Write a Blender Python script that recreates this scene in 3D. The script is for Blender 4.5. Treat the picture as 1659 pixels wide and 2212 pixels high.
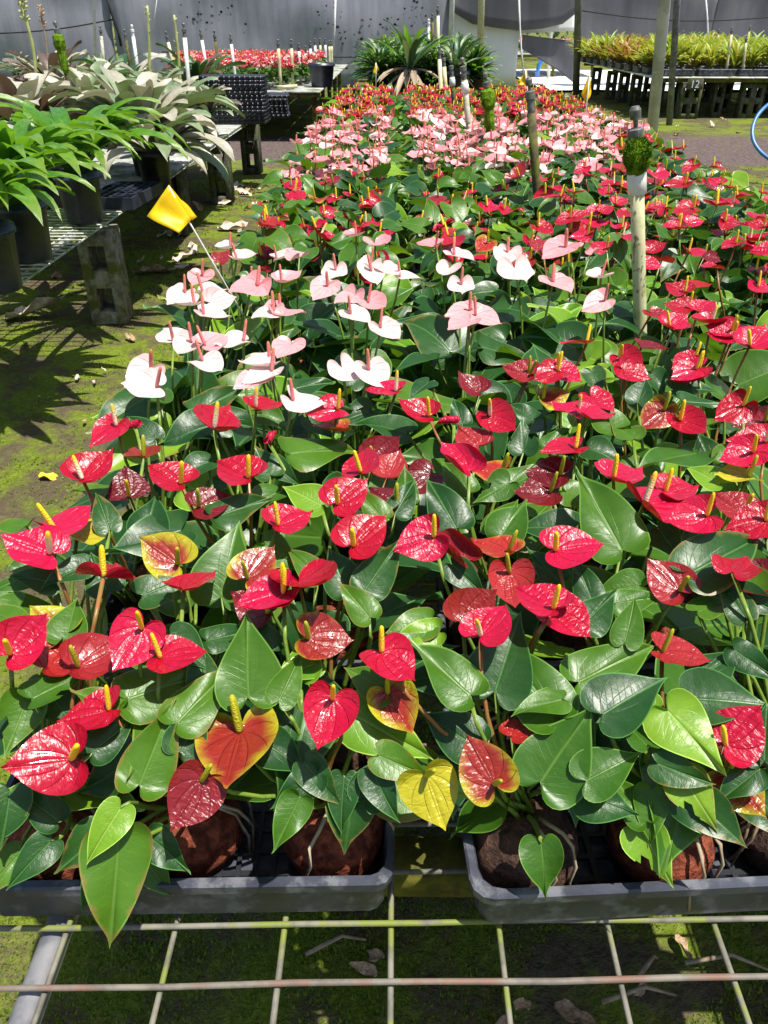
import bpy, math, random
from mathutils import Vector, Matrix
R = math.radians
random.seed(7)
for o in list(bpy.data.objects): bpy.data.objects.remove(o)
S = bpy.context.scene
COL = S.collection

# ------------------------------------------------------------------ camera
PITCH, YAW, HC = R(32.5), R(0.665), 1.30
cam_d = bpy.data.cameras.new('camera'); cam = bpy.data.objects.new('camera', cam_d); COL.objects.link(cam)
cam.location = (0, 0, HC); cam.rotation_euler = (R(90) - PITCH, 0, YAW)
cam_d.sensor_fit = 'VERTICAL'; cam_d.angle = R(67); cam_d.clip_start = 0.02; cam_d.clip_end = 1000
S.camera = cam
S.render.resolution_x, S.render.resolution_y = 768, 1024
# ------------------------------------------------------------------ sky and sun
SUN = Vector((0.27, -0.20, 1.0)).normalized()          # towards the sun
elev = math.asin(SUN.z); rot = math.atan2(SUN.x, SUN.y)
W = bpy.data.worlds.new('World'); S.world = W; W.use_nodes = True
wn = W.node_tree; bg = wn.nodes['Background']
sky = wn.nodes.new('ShaderNodeTexSky'); sky.sky_type = 'NISHITA'; sky.sun_disc = False
sky.sun_elevation = elev; sky.sun_rotation = rot; sky.dust_density = 1.5
wn.links.new(sky.outputs[0], bg.inputs[0]); bg.inputs[1].default_value = 0.095
sl = bpy.data.lights.new('sun', 'SUN'); sl.energy = 5.0; sl.angle = R(0.55); sl.color = (1, 0.95, 0.87)
so = bpy.data.objects.new('sun', sl); COL.objects.link(so); so.location = (5, 6, 12)
so.rotation_euler = SUN.to_track_quat('Z', 'Y').to_euler()
S.view_settings.view_transform = 'Standard'; S.view_settings.look = 'None'
S.view_settings.gamma = 1; S.view_settings.use_curve_mapping = False; S.view_settings.exposure = 0.74
try:
    S.cycles.max_bounces = 5; S.cycles.diffuse_bounces = 2; S.cycles.glossy_bounces = 2; S.cycles.transmission_bounces = 3; S.cycles.transparent_max_bounces = 6; S.cycles.caustics_reflective = False; S.cycles.caustics_refractive = False
except Exception: pass

# ------------------------------------------------------------------ picture geometry: a photo point at 1659 x 2212 gives a ray into the place
FPX = 1106 / math.tan(R(33.5))
fw = Vector((-math.sin(YAW) * math.cos(PITCH), math.cos(YAW) * math.cos(PITCH), -math.sin(PITCH)))
rt = Vector((math.cos(YAW), math.sin(YAW), 0)); up = rt.cross(fw)
CAM = Vector((0, 0, HC))
def ray(px, py): return fw + rt * ((px - 829.5) / FPX) - up * ((py - 1106) / FPX)
def at_z(px, py, z): d = ray(px, py); return CAM + d * ((z - HC) / d.z)
def at_d(px, py, y): d = ray(px, py); return CAM + d * (y / d.y)
def proj(p):
    q = Vector(p) - CAM; w = q.dot(fw)
    return (829.5 + FPX * q.dot(rt) / w, 1106 - FPX * q.dot(up) / w, w)

# ------------------------------------------------------------------ materials
class NT:
    def __init__(s, name):
        s.m = bpy.data.materials.new(name); s.m.use_nodes = True; s.t = s.m.node_tree; s.t.nodes.clear()
        s.out = s.n('OutputMaterial')
    def n(s, t, **k):
        x = s.t.nodes.new('ShaderNode' + t)
        for a, b in k.items(): setattr(x, a, b)
        return x
    def set(s, sock, v):
        if hasattr(v, 'is_linked'): s.t.links.new(v, sock)
        elif isinstance(v, (tuple, list)) and len(v) == 3 and len(sock.default_value) == 4: sock.default_value = (*v, 1)
        else: sock.default_value = v
    def math(s, op, a, b=0.0, c=None, clamp=False):
        x = s.n('Math', operation=op, use_clamp=clamp); s.set(x.inputs[0], a); s.set(x.inputs[1], b)
        if c is not None: s.set(x.inputs[2], c)
        return x.outputs[0]
    def mix(s, f, a, b, mode='MIX'):
        x = s.n('Mix', data_type='RGBA', blend_type=mode); s.set(x.inputs[0], f); s.set(x.inputs[6], a); s.set(x.inputs[7], b)
        return x.outputs[2]
    def noise(s, scale, vec=None, detail=4, rough=.55, dist=0):
        x = s.n('TexNoise'); x.inputs['Scale'].default_value = scale; x.inputs['Detail'].default_value = detail
        x.inputs['Roughness'].default_value = rough; x.inputs['Distortion'].default_value = dist
        if vec is not None: s.set(x.inputs['Vector'], vec)
        return x.outputs[0]
    def voro(s, scale, vec=None, out='Distance'):
        x = s.n('TexVoronoi'); x.inputs['Scale'].default_value = scale
        if vec is not None: s.set(x.inputs['Vector'], vec)
        return x.outputs[out]
    def ramp(s, f, stops):
        x = s.n('ValToRGB'); e = x.color_ramp.elements
        while len(e) < len(stops): e.new(0.5)
        for i, (p, c) in enumerate(stops): e[i].position = p; e[i].color = (*c, 1) if len(c) == 3 else c
        s.set(x.inputs[0], f); return x.outputs[0]
    def sstep(s, v, a, b):
        x = s.n('MapRange', interpolation_type='SMOOTHSTEP'); s.set(x.inputs[0], v); x.inputs[1].default_value = a; x.inputs[2].default_value = b
        return x.outputs[0]
    def bump(s, h, strength=.5, dist=.002, nrm=None):
        x = s.n('Bump'); s.set(x.inputs['Height'], h); x.inputs['Strength'].default_value = strength; x.inputs['Distance'].default_value = dist
        if nrm is not None: s.set(x.inputs['Normal'], nrm)
        return x.outputs[0]
    def pbsdf(s, col, rough=.5, spec=.5, metal=0, nrm=None, coat=0, coatr=.1):
        x = s.n('BsdfPrincipled'); s.set(x.inputs['Base Color'], col); s.set(x.inputs['Roughness'], rough)
        x.inputs['Specular IOR Level'].default_value = spec; x.inputs['Metallic'].default_value = metal
        x.inputs['Coat Weight'].default_value = coat; x.inputs['Coat Roughness'].default_value = coatr
        if nrm is not None: s.set(x.inputs['Normal'], nrm)
        return x.outputs[0]
    def fin(s, sh, trans=None, tf=.2):
        if trans is not None:
            tr = s.n('BsdfTranslucent'); s.set(tr.inputs[0], trans); m = s.n('MixShader'); s.set(m.inputs[0], tf)
            s.t.links.new(sh, m.inputs[1]); s.t.links.new(tr.outputs[0], m.inputs[2]); sh = m.outputs[0]
        s.t.links.new(sh, s.out.inputs[0]); return s.m
    def rnd(s):
        a = s.n('ObjectInfo').outputs['Random']; b = s.n('NewGeometry').outputs['Random Per Island']
        return s.math('FRACT', s.math('ADD', a, b))
    def uv(s, name):
        x = s.n('UVMap', uv_map=name); y = s.n('SeparateXYZ'); s.t.links.new(x.outputs[0], y.inputs[0]); return x.outputs[0], y.outputs[0], y.outputs[1]
    def pos(s): return s.n('NewGeometry').outputs['Position']
    def obj(s): return s.n('TexCoord').outputs['Object']

def leaf_mat(name, c1, c2, vein, tcol, rough=.3, tf=.22, edge=True, veincount=5.0):
    k = NT(name); r = k.rnd()
    _, u, v = k.uv('UV'); xy, x, y = k.uv('XY')
    off = k.n('VectorMath', operation='ADD'); k.set(off.inputs[0], xy)
    cb = k.n('CombineXYZ'); k.set(cb.inputs[0], k.math('MULTIPLY', r, 37.0)); k.set(cb.inputs[1], k.math('MULTIPLY', r, 11.0)); k.t.links.new(cb.outputs[0], off.inputs[1])
    nz = k.noise(5, off.outputs[0], 5); nf = k.noise(34, off.outputs[0], 3)
    col = k.mix(k.math('ADD', k.math('MULTIPLY', r, .75), k.math('MULTIPLY', k.math('SUBTRACT', nz, .5), .9), clamp=True), c1, c2)
    ax = k.math('ABSOLUTE', k.math('SUBTRACT', x, .5))
    mid = k.math('SUBTRACT', 1.0, k.sstep(ax, .002, .012))
    mid = k.math('MULTIPLY', mid, k.math('GREATER_THAN', y, 0.0))
    sv = k.math('ABSOLUTE', k.math('SINE', k.math('MULTIPLY', k.math('SUBTRACT', u, k.math('MULTIPLY', v, .17)), math.pi * veincount)))
    side = k.math('SUBTRACT', 1.0, k.sstep(sv, .0, .14)); side = k.math('MULTIPLY', side, k.math('SUBTRACT', 1.0, k.sstep(v, .55, .95)))
    pin = k.math('ABSOLUTE', k.math('SINE', k.math('MULTIPLY', k.math('SUBTRACT', k.math('ADD', y, k.math('MULTIPLY', nz, .05)), k.math('MULTIPLY', ax, 1.1)), 34.0)))
    pin = k.math('MULTIPLY', k.math('SUBTRACT', 1.0, k.sstep(pin, .0, .22)), k.math('SUBTRACT', 1.0, k.sstep(v, .5, .92)))
    side = k.math('MAXIMUM', side, k.math('MULTIPLY', pin, .9))
    vm = k.math('MAXIMUM', k.math('MULTIPLY', mid, .75), k.math('MULTIPLY', side, .16), clamp=True)
    col = k.mix(vm, col, vein)
    if edge: col = k.mix(k.math('MULTIPLY', k.sstep(v, .955, .985), .75), col, tuple(min(1, q * 1.6) for q in vein))
    col = k.mix(k.math('MULTIPLY', k.math('MULTIPLY', k.sstep(k.math('ADD', v, k.math('MULTIPLY', k.math('SUBTRACT', nz, .5), .5)), .90, 1.0), k.sstep(r, .72, .8)), .7), col, (.20, .12, .035))
    spots = k.math('MULTIPLY', k.sstep(nf, .66, .74), k.sstep(r, .55, .9))
    col = k.mix(k.math('MULTIPLY', spots, .35), col, (.22, .17, .05))
    h = k.math('ADD', k.math('MULTIPLY', vm, -.8), k.math('ADD', k.math('MULTIPLY', nz, 1.1), k.math('MULTIPLY', nf, .08)))
    dv = k.math('SUBTRACT', 1.0, k.sstep(k.voro(30, off.outputs[0]), .10, .17)); dm = k.sstep(k.noise(3, off.outputs[0], 2), .5, .62)
    drops = k.math('MULTIPLY', dv, dm)
    h = k.math('ADD', h, k.math('MULTIPLY', drops, .7))
    nrm = k.bump(h, .45, .0022)
    rg = k.math('ADD', k.math('MULTIPLY', nz, .24), rough - .02)
    rg = k.mix(drops, rg, (.05, .05, .05))
    return k.fin(k.pbsdf(col, rg, .36, nrm=nrm), k.mix(r, tcol, tuple(q * .7 for q in tcol)), tf)
LEAF = {
 'dark':  leaf_mat('leaf_dark', (.011, .050, .011), (.026, .088, .014), (.06, .16, .035), (.09, .24, .02), .27),
 'mid':   leaf_mat('leaf_mid', (.030, .098, .007), (.070, .165, .010), (.10, .20, .03), (.20, .40, .015), .27),
 'young': leaf_mat('leaf_young', (.085, .22, .012), (.20, .33, .018), (.26, .40, .07), (.3, .5, .02), .25),
}
def spathe_mat(name, c1, c2, vein, tcol, tf=.12, coat=.28, old=None, rough=.30, bumpy=1.0):
    k = NT(name); r = k.rnd(); _, u, v = k.uv('UV'); xy, x, y = k.uv('XY')
    off = k.n('VectorMath', operation='ADD'); k.set(off.inputs[0], xy)
    cb = k.n('CombineXYZ'); k.set(cb.inputs[0], k.math('MULTIPLY', r, 51.0)); k.set(cb.inputs[1], k.math('MULTIPLY', r, 17.0)); k.t.links.new(cb.outputs[0], off.inputs[1])
    vec = off.outputs[0]
    nz = k.noise(4, vec, 4); nw = k.noise(9.5, vec, 2, .45, 1.0)
    col = k.mix(k.math('ADD', k.math('MULTIPLY', r, .7), k.math('MULTIPLY', k.math('SUBTRACT', nz, .5), .8), clamp=True), c1, c2)
    sv = k.math('ABSOLUTE', k.math('SINE', k.math('MULTIPLY', k.math('SUBTRACT', u, k.math('MULTIPLY', v, .20)), math.pi * 5.0)))
    side = k.math('SUBTRACT', 1.0, k.sstep(sv, .0, .2)); side = k.math('MULTIPLY', side, k.math('SUBTRACT', 1.0, k.sstep(v, .6, 1.0)))
    if old:
        f = k.math('ADD', k.math('ADD', k.math('MULTIPLY', v, .72), k.math('MULTIPLY', k.math('SUBTRACT', 1.0, u), .42)), k.math('MULTIPLY', k.math('SUBTRACT', nz, .5), .55))
        f = k.math('ADD', f, k.math('MULTIPLY', k.math('SUBTRACT', r, .6), .6))
        col = k.mix(k.sstep(f, *((.85, 1.3) if 'orange' in name else (.60, 1.02))), col, old)
        bl = k.sstep(k.noise(22, vec, 4), .55, .7); col = k.mix(k.math('MULTIPLY', bl, .35), col, (.28, .03, .02))
    col = k.mix(k.math('MULTIPLY', side, .16), col, vein)
    h = k.math('ADD', k.math('MULTIPLY', side, -1.3), k.math('MULTIPLY', nw, 1.0 * bumpy))
    dv = k.math('SUBTRACT', 1.0, k.sstep(k.voro(20, vec), .09, .15)); drops = k.math('MULTIPLY', dv, k.sstep(k.noise(3, vec, 2), .56, .66))
    h = k.math('ADD', h, k.math('MULTIPLY', drops, .7 * bumpy))
    nrm = k.bump(h, .6, .0030)
    return k.fin(k.pbsdf(col, rough, .34, nrm=nrm, coat=coat, coatr=.06), tcol, tf)
SPA = {
 'red':   spathe_mat('spathe_red', (.31, .002, .013), (.47, .004, .050), (.45, .02, .04), (.8, .012, .01)),
 'dull':  spathe_mat('spathe_dull_red', (.20, .008, .012), (.34, .025, .026), (.34, .05, .04), (.5, .02, .015)),
 'dark':  spathe_mat('spathe_dark_red', (.10, .006, .009), (.20, .009, .013), (.25, .03, .03), (.5, .02, .01)),
 'old':   spathe_mat('spathe_fading', (.20, .012, .010), (.28, .028, .016), (.32, .06, .04), (.4, .16, .02), old=(.36, .34, .016)),
 'green': spathe_mat('spathe_green', (.40, .36, .015), (.52, .46, .03), (.55, .48, .10), (.7, .6, .04), tf=.25),
 'orange':spathe_mat('spathe_orange', (.28, .012, .010), (.34, .024, .014), (.36, .05, .03), (.5, .05, .01), old=(.38, .24, .02)),
 'pink':  spathe_mat('spathe_pink', (.72, .23, .26), (.76, .42, .41), (.75, .28, .3), (.9, .45, .4), tf=.2, coat=.2, rough=.38, bumpy=.35),
 'white': spathe_mat('spathe_pale', (.70, .45, .44), (.76, .60, .56), (.75, .35, .37), (.9, .7, .6), tf=.2, coat=.2, rough=.38, bumpy=.35),
}
def spadix_mat(name, c0, c1):
    k = NT(name); uvv, u, v = k.uv('UV'); col = k.mix(k.sstep(v, .25, .75), c0, c1)
    mp = k.n('VectorMath', operation='MULTIPLY'); k.set(mp.inputs[0], uvv); mp.inputs[1].default_value = (1.0, 2.6, 1)
    vo = k.voro(14, mp.outputs[0])
    return k.fin(k.pbsdf(col, .45, .4, nrm=k.bump(k.math('SUBTRACT', 1.0, vo), .7, .0012)))
SPX = {'yellow': spadix_mat('spadix_yellow', (.92, .66, .05), (.94, .64, .008)), 'cream': spadix_mat('spadix_cream', (.88, .80, .55), (.86, .56, .02)),
       'green': spadix_mat('spadix_green', (.38, .40, .02), (.50, .48, .02)), 'pink': spadix_mat('spadix_pink', (.72, .24, .24), (.72, .20, .12))}
def plain(name, c1, c2, scale=8, rough=.6, spec=.4, bump=.4, bd=.004, metal=0, coords='obj', detail=6, c3=None, lo=.35, hi=.65, s3=3, coat=0):
    k = NT(name); vec = k.pos() if coords == 'pos' else k.obj()
    n = k.noise(scale, vec, detail, .62); col = k.mix(k.sstep(n, lo, hi), c1, c2)
    if c3: col = k.mix(k.sstep(k.noise(s3, vec, 5, .65), .48, .62), col, c3)
    return k.fin(k.pbsdf(col, rough, spec, metal, k.bump(n, bump, bd), coat))
M = {
 'stalk': plain('stalk_green', (.10, .19, .025), (.16, .22, .03), 30, .4, .4, .1),
 'stalkr': plain('stalk_reddish', (.17, .13, .03), (.28, .09, .03), 30, .4, .4, .1),
 'ball': plain('lava_rock_red', (.085, .020, .011), (.27, .070, .034), 70, .95, .2, 1.0, .012),
 'ballb': plain('lava_rock_brown', (.03, .017, .012), (.11, .052, .034), 70, .9, .3, 1.0, .012),
 'root': plain('root', (.22, .14, .09), (.36, .30, .20), 40, .7, .3, .3),
 'tray': plain('tray_plastic', (.022, .025, .036), (.05, .055, .075), 14, .42, .5, .25, .002, coords='pos', c3=(.12, .125, .14), s3=23),
 'blk': plain('black_plastic', (.008, .009, .012), (.02, .022, .028), 12, .38, .5, .2, .002),
 'blu': plain('blue_black_plastic', (.012, .016, .030), (.03, .036, .06), 12, .38, .5, .2, .002),
 'wire': plain('grimy_wire', (.10, .097, .078), (.19, .18, .145), 30, .65, .3, .5, .001, coords='pos', c3=(.16, .19, .035), s3=17),
 'wirer': plain('rusty_wire', (.11, .095, .08), (.18, .165, .135), 30, .65, .3, .5, .001, coords='pos', c3=(.17, .095, .07), s3=11),
 'lwire': plain('bleached_wire', (.38, .40, .36), (.52, .54, .48), 30, .65, .3, .5, .001, coords='pos', c3=(.22, .25, .12), s3=13),
 'galv': plain('galvanised_pipe', (.10, .105, .118), (.17, .172, .188), 18, .5, .4, .3, .001, .2, coords='pos', c3=(.22, .22, .225), s3=9),
 'beam': plain('mossy_timber', (.07, .07, .012), (.15, .14, .02), 20, .9, .2, .8, .006, coords='pos', c3=(.05, .042, .02), s3=14),
 'block': plain('mossy_concrete', (.035, .036, .022), (.11, .105, .075), 16, .95, .15, .9, .008, coords='pos', c3=(.05, .075, .010), s3=7, lo=.3),
 'blockl': plain('pale_concrete', (.12, .115, .09), (.30, .28, .23), 24, .95, .15, 1.0, .008, coords='pos', c3=(.10, .11, .025), s3=9, lo=.3),
 'pvc': plain('weathered_pvc', (.40, .40, .27), (.60, .58, .46), 22, .5, .4, .15, .001, coords='pos', c3=(.20, .20, .05), s3=16),
 'pvcd': plain('mossy_dark_pipe', (.05, .045, .02), (.12, .10, .05), 30, .8, .2, .5, .002, coords='pos', c3=(.13, .15, .02), s3=20),
 'pvcw': plain('white_pvc', (.62, .62, .58), (.78, .78, .74), 18, .4, .4, .1, .001, coords='pos'),
 'pvcy': plain('yellowed_pvc', (.50, .46, .24), (.62, .58, .36), 22, .5, .4, .15, .001, coords='pos'),
 'nozz': plain('grey_nozzle', (.06, .065, .055), (.16, .165, .15), 60, .5, .4, .2, .001),
 'moss': plain('moss_clump', (.05, .10, .006), (.16, .24, .012), 60, .95, .1, 1.0, .01),
 'mossball': plain('moss_ball', (.045, .105, .006), (.13, .22, .010), 60, .95, .1, .5, .005),
 'flag': None, 'bamboo': plain('bamboo', (.30, .34, .10), (.42, .42, .18), 20, .5, .4, .2),
 'dry': plain('dry_leaf', (.22, .13, .07), (.46, .34, .22), 14, .8, .2, .4, .003),
 'dryp': plain('dry_leaf_pale', (.42, .33, .25), (.62, .54, .45), 14, .7, .3, .4, .003),
 'yel': plain('yellow_leaf', (.65, .42, .01), (.75, .55, .03), 14, .5, .4, .3, .003),
 'post': plain('post_pipe', (.50, .505, .51), (.62, .625, .63), 6, .5, .5, .2, .002, .2, coords='pos', c3=(.40, .405, .39), s3=4),
 'postd': plain('post_dark_pipe', (.10, .11, .10), (.18, .18, .17), 6, .5, .5, .2, .002, .2, coords='pos'),
 'postw': plain('post_pale_pipe', (.50, .51, .46), (.62, .62, .57), 6, .5, .5, .2, .002, coords='pos', c3=(.38, .40, .28), s3=3),
 'board': plain('grey_board', (.26, .27, .25), (.40, .41, .38), 9, .8, .3, .4, .004, coords='pos', c3=(.10, .12, .05), s3=4),
 'sheet': plain('white_ground_cloth', (.70, .71, .72), (.85, .85, .85), 2, .7, .3, .4, .03, coords='pos'),
 'hose': plain('blue_hose', (.03, .12, .30), (.05, .18, .42), 10, .35, .5, .1),
 'bluep': plain('blue_pipe', (.02, .16, .55), (.03, .2, .6), 10, .35, .5, .1),
 'rope': plain('rope', (.5, .5, .5), (.65, .65, .65), 20, .8, .2, .2), 'roped': plain('dark_rope', (.02, .02, .022), (.03, .03, .03), 20, .8, .2, .2),
 'trunk': plain('trunk_grey', (.14, .11, .08), (.28, .24, .18), 20, .9, .2, .6),
 'paint': plain('white_paint', (.5, .5, .5), (.7, .7, .7), 40, .7, .3, .2),
}
k = NT('flag_vinyl'); n = k.noise(14, k.obj(), 4); M['flag'] = k.fin(k.pbsdf(k.mix(n, (.80, .53, .004), (.86, .62, .006)), .45, .4, nrm=k.bump(n, .4, .004)), (.9, .62, .01), .35)
k = NT('speckled_pvc'); p = k.obj(); sc = k.n('VectorMath', operation='MULTIPLY'); k.set(sc.inputs[0], p); sc.inputs[1].default_value = (1, 1, .45)
nz = k.noise(70, sc.outputs[0], 3, .6); ng = k.noise(9, p, 4); c_ = k.mix(ng, (.46, .45, .24), (.62, .58, .36)); c_ = k.mix(k.math('MULTIPLY', k.sstep(nz, .55, .62), .85), c_, (.10, .10, .035)); c_ = k.mix(k.math('MULTIPLY', k.sstep(k.noise(25, p, 4), .52, .66), .5), c_, (.26, .28, .06))
M['pvcs'] = k.fin(k.pbsdf(c_, .5, .4, nrm=k.bump(nz, .2, .001)))
def strap_mat(name, c1, c2, tcol, rough=.35, tf=.2, band=0, c3=None):
    k = NT(name); r = k.rnd(); _, u, v = k.uv('UV')
    cb = k.n('CombineXYZ'); k.set(cb.inputs[0], k.math('MULTIPLY', u, 1.0)); k.set(cb.inputs[1], k.math('MULTIPLY', v, 5.0)); k.set(cb.inputs[2], k.math('MULTIPLY', r, 23.0))
    n = k.noise(4, cb.outputs[0], 5); st = k.noise(30, cb.outputs[0], 2)
    f = k.math('ADD', k.math('MULTIPLY', r, .6), k.math('MULTIPLY', k.math('SUBTRACT', n, .4), 1.2), clamp=True)
    col = k.mix(f, c1, c2)
    if c3: col = k.mix(k.math('MULTIPLY', k.sstep(k.math('ADD', v, k.math('MULTIPLY', n, .5)), .25 if band else .9, .75 if band else 1.25), .8), c3 if band else col, col if band else c3)
    ln = k.math('ABSOLUTE', k.math('SINE', k.math('MULTIPLY', u, 40.0)))
    nrm = k.bump(k.math('ADD', k.math('MULTIPLY', ln, .25), n), .4, .004)
    return k.fin(k.pbsdf(col, rough, .5, nrm=nrm), tcol, tf)
STR = {
 'green': strap_mat('strap_green', (.035, .13, .012), (.12, .30, .03), (.22, .48, .02), .28, .32, c3=(.20, .30, .04)),
 'silver': strap_mat('strap_silver', (.27, .29, .21), (.54, .52, .43), (.36, .38, .18), .42, .16, 1, (.34, .21, .16)),
 'olive': strap_mat('strap_olive', (.11, .17, .08), (.25, .31, .17), (.22, .3, .08), .38, .16),
 'wine': strap_mat('strap_wine', (.05, .035, .028), (.14, .13, .085), (.22, .14, .07), .36, .15, 1, (.12, .03, .03)),
 'deep': strap_mat('strap_deep_green', (.012, .055, .014), (.045, .13, .032), (.08, .22, .02), .34, .15),
 'yellow': strap_mat('strap_yellow', (.24, .28, .02), (.50, .48, .04), (.5, .5, .04), .38, .3, 1, (.26, .12, .02)),
 'lime': strap_mat('strap_lime', (.14, .27, .025), (.36, .44, .06), (.4, .5, .04), .38, .3),
 'rust': strap_mat('strap_rust', (.20, .05, .015), (.34, .18, .03), (.4, .15, .03), .38, .25),
 'dry': strap_mat('strap_dry', (.22, .16, .10), (.42, .34, .24), (.3, .2, .1), .7, .1),
}
def net_mat(name, c1, c2, tcol, tf, alpha):
    k = NT(name); p = k.pos(); sp = k.n('SeparateXYZ'); k.set(sp.inputs[0], p)
    cb = k.n('CombineXYZ'); k.set(cb.inputs[0], k.math('MULTIPLY', sp.outputs[0], 3.0)); k.set(cb.inputs[2], k.math('MULTIPLY', sp.outputs[2], .35))
    st = k.noise(2.2, cb.outputs[0], 6, .65); b = k.noise(.9, p, 4)
    col = k.mix(k.sstep(k.math('ADD', k.math('MULTIPLY', st, .6), k.math('MULTIPLY', b, .4)), .35, .65), c1, c2)
    sh = k.pbsdf(col, .9, .1, nrm=k.bump(b, .3, .05))
    tr = k.n('BsdfTranslucent'); k.set(tr.inputs[0], k.mix(st, tcol, tuple(q * .8 for q in tcol))); m = k.n('MixShader'); m.inputs[0].default_value = tf
    k.t.links.new(sh, m.inputs[1]); k.t.links.new(tr.outputs[0], m.inputs[2])
    tp = k.n('BsdfTransparent'); m2 = k.n('MixShader'); m2.inputs[0].default_value = alpha
    k.t.links.new(m.outputs[0], m2.inputs[1]); k.t.links.new(tp.outputs[0], m2.inputs[2]); k.t.links.new(m2.outputs[0], k.out.inputs[0])
    return k.m
M['net'] = net_mat('shade_net_grey', (.26, .27, .315), (.39, .40, .455), (.42, .43, .48), .4, .03)
M['netd'] = net_mat('shade_net_dark', (.12, .122, .14), (.19, .193, .21), (.25, .25, .26), .4, .06)
M['netl'] = net_mat('pale_cloth', (.78, .79, .79), (.86, .87, .87), (.7, .71, .70), .15, .0)
# ground: moss, soil, cinder paths
k = NT('mossy_ground'); p = k.pos(); sp = k.n('SeparateXYZ'); k.set(sp.inputs[0], p)
n1 = k.noise(1.6, p, 6, .62); n2 = k.noise(9, p, 6, .65); n3 = k.noise(60, p, 4, .6); n4 = k.noise(170, p, 3, .6)
moss = k.mix(n2, (.068, .105, .011), (.195, .25, .022)); moss = k.mix(k.math('MULTIPLY', k.sstep(n3, .45, .7), .5), moss, (.25, .31, .03))
soil = k.mix(n3, (.050, .040, .020), (.15, .12, .075))
f = k.sstep(k.math('ADD', k.math('MULTIPLY', n1, .55), k.math('MULTIPLY', n2, .45)), .44, .56)
base = k.mix(f, moss, soil)
grav = k.mix(k.voro(55, p, 'Color'), (.055, .040, .038), (.18, .135, .125))
yy = k.math('ADD', sp.outputs[1], k.math('MULTIPLY', k.math('SUBTRACT', n1, .5), 2.2))
gm = k.math('MULTIPLY', k.sstep(yy, 8.6, 9.2), k.math('SUBTRACT', 1.0, k.sstep(yy, 11.0, 11.7)))
gm2 = k.math('MULTIPLY', k.math('MULTIPLY', k.sstep(yy, 5.8, 6.3), k.math('SUBTRACT', 1.0, k.sstep(yy, 6.9, 7.4))), k.sstep(sp.outputs[0], 1.4, 1.9))
gm = k.math('MAXIMUM', gm, k.math('MULTIPLY', gm2, .75))
gm = k.math('MULTIPLY', gm, k.sstep(k.math('ADD', n2, k.math('MULTIPLY', n3, .3)), .38, .6))
base = k.mix(gm, base, grav)
h = k.math('ADD', k.math('ADD', k.math('MULTIPLY', n2, 1.2), k.math('MULTIPLY', n3, .6)), k.math('MULTIPLY', n4, .35))
M['ground'] = k.fin(k.pbsdf(base, .95, .12, nrm=k.bump(h, 1.0, .022)))
k = NT('moss_tufts'); r = k.rnd(); M['tuft'] = k.fin(k.pbsdf(k.mix(r, (.055, .10, .010), (.19, .26, .022)), .8, .2), (.2, .26, .01), .3)

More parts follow.
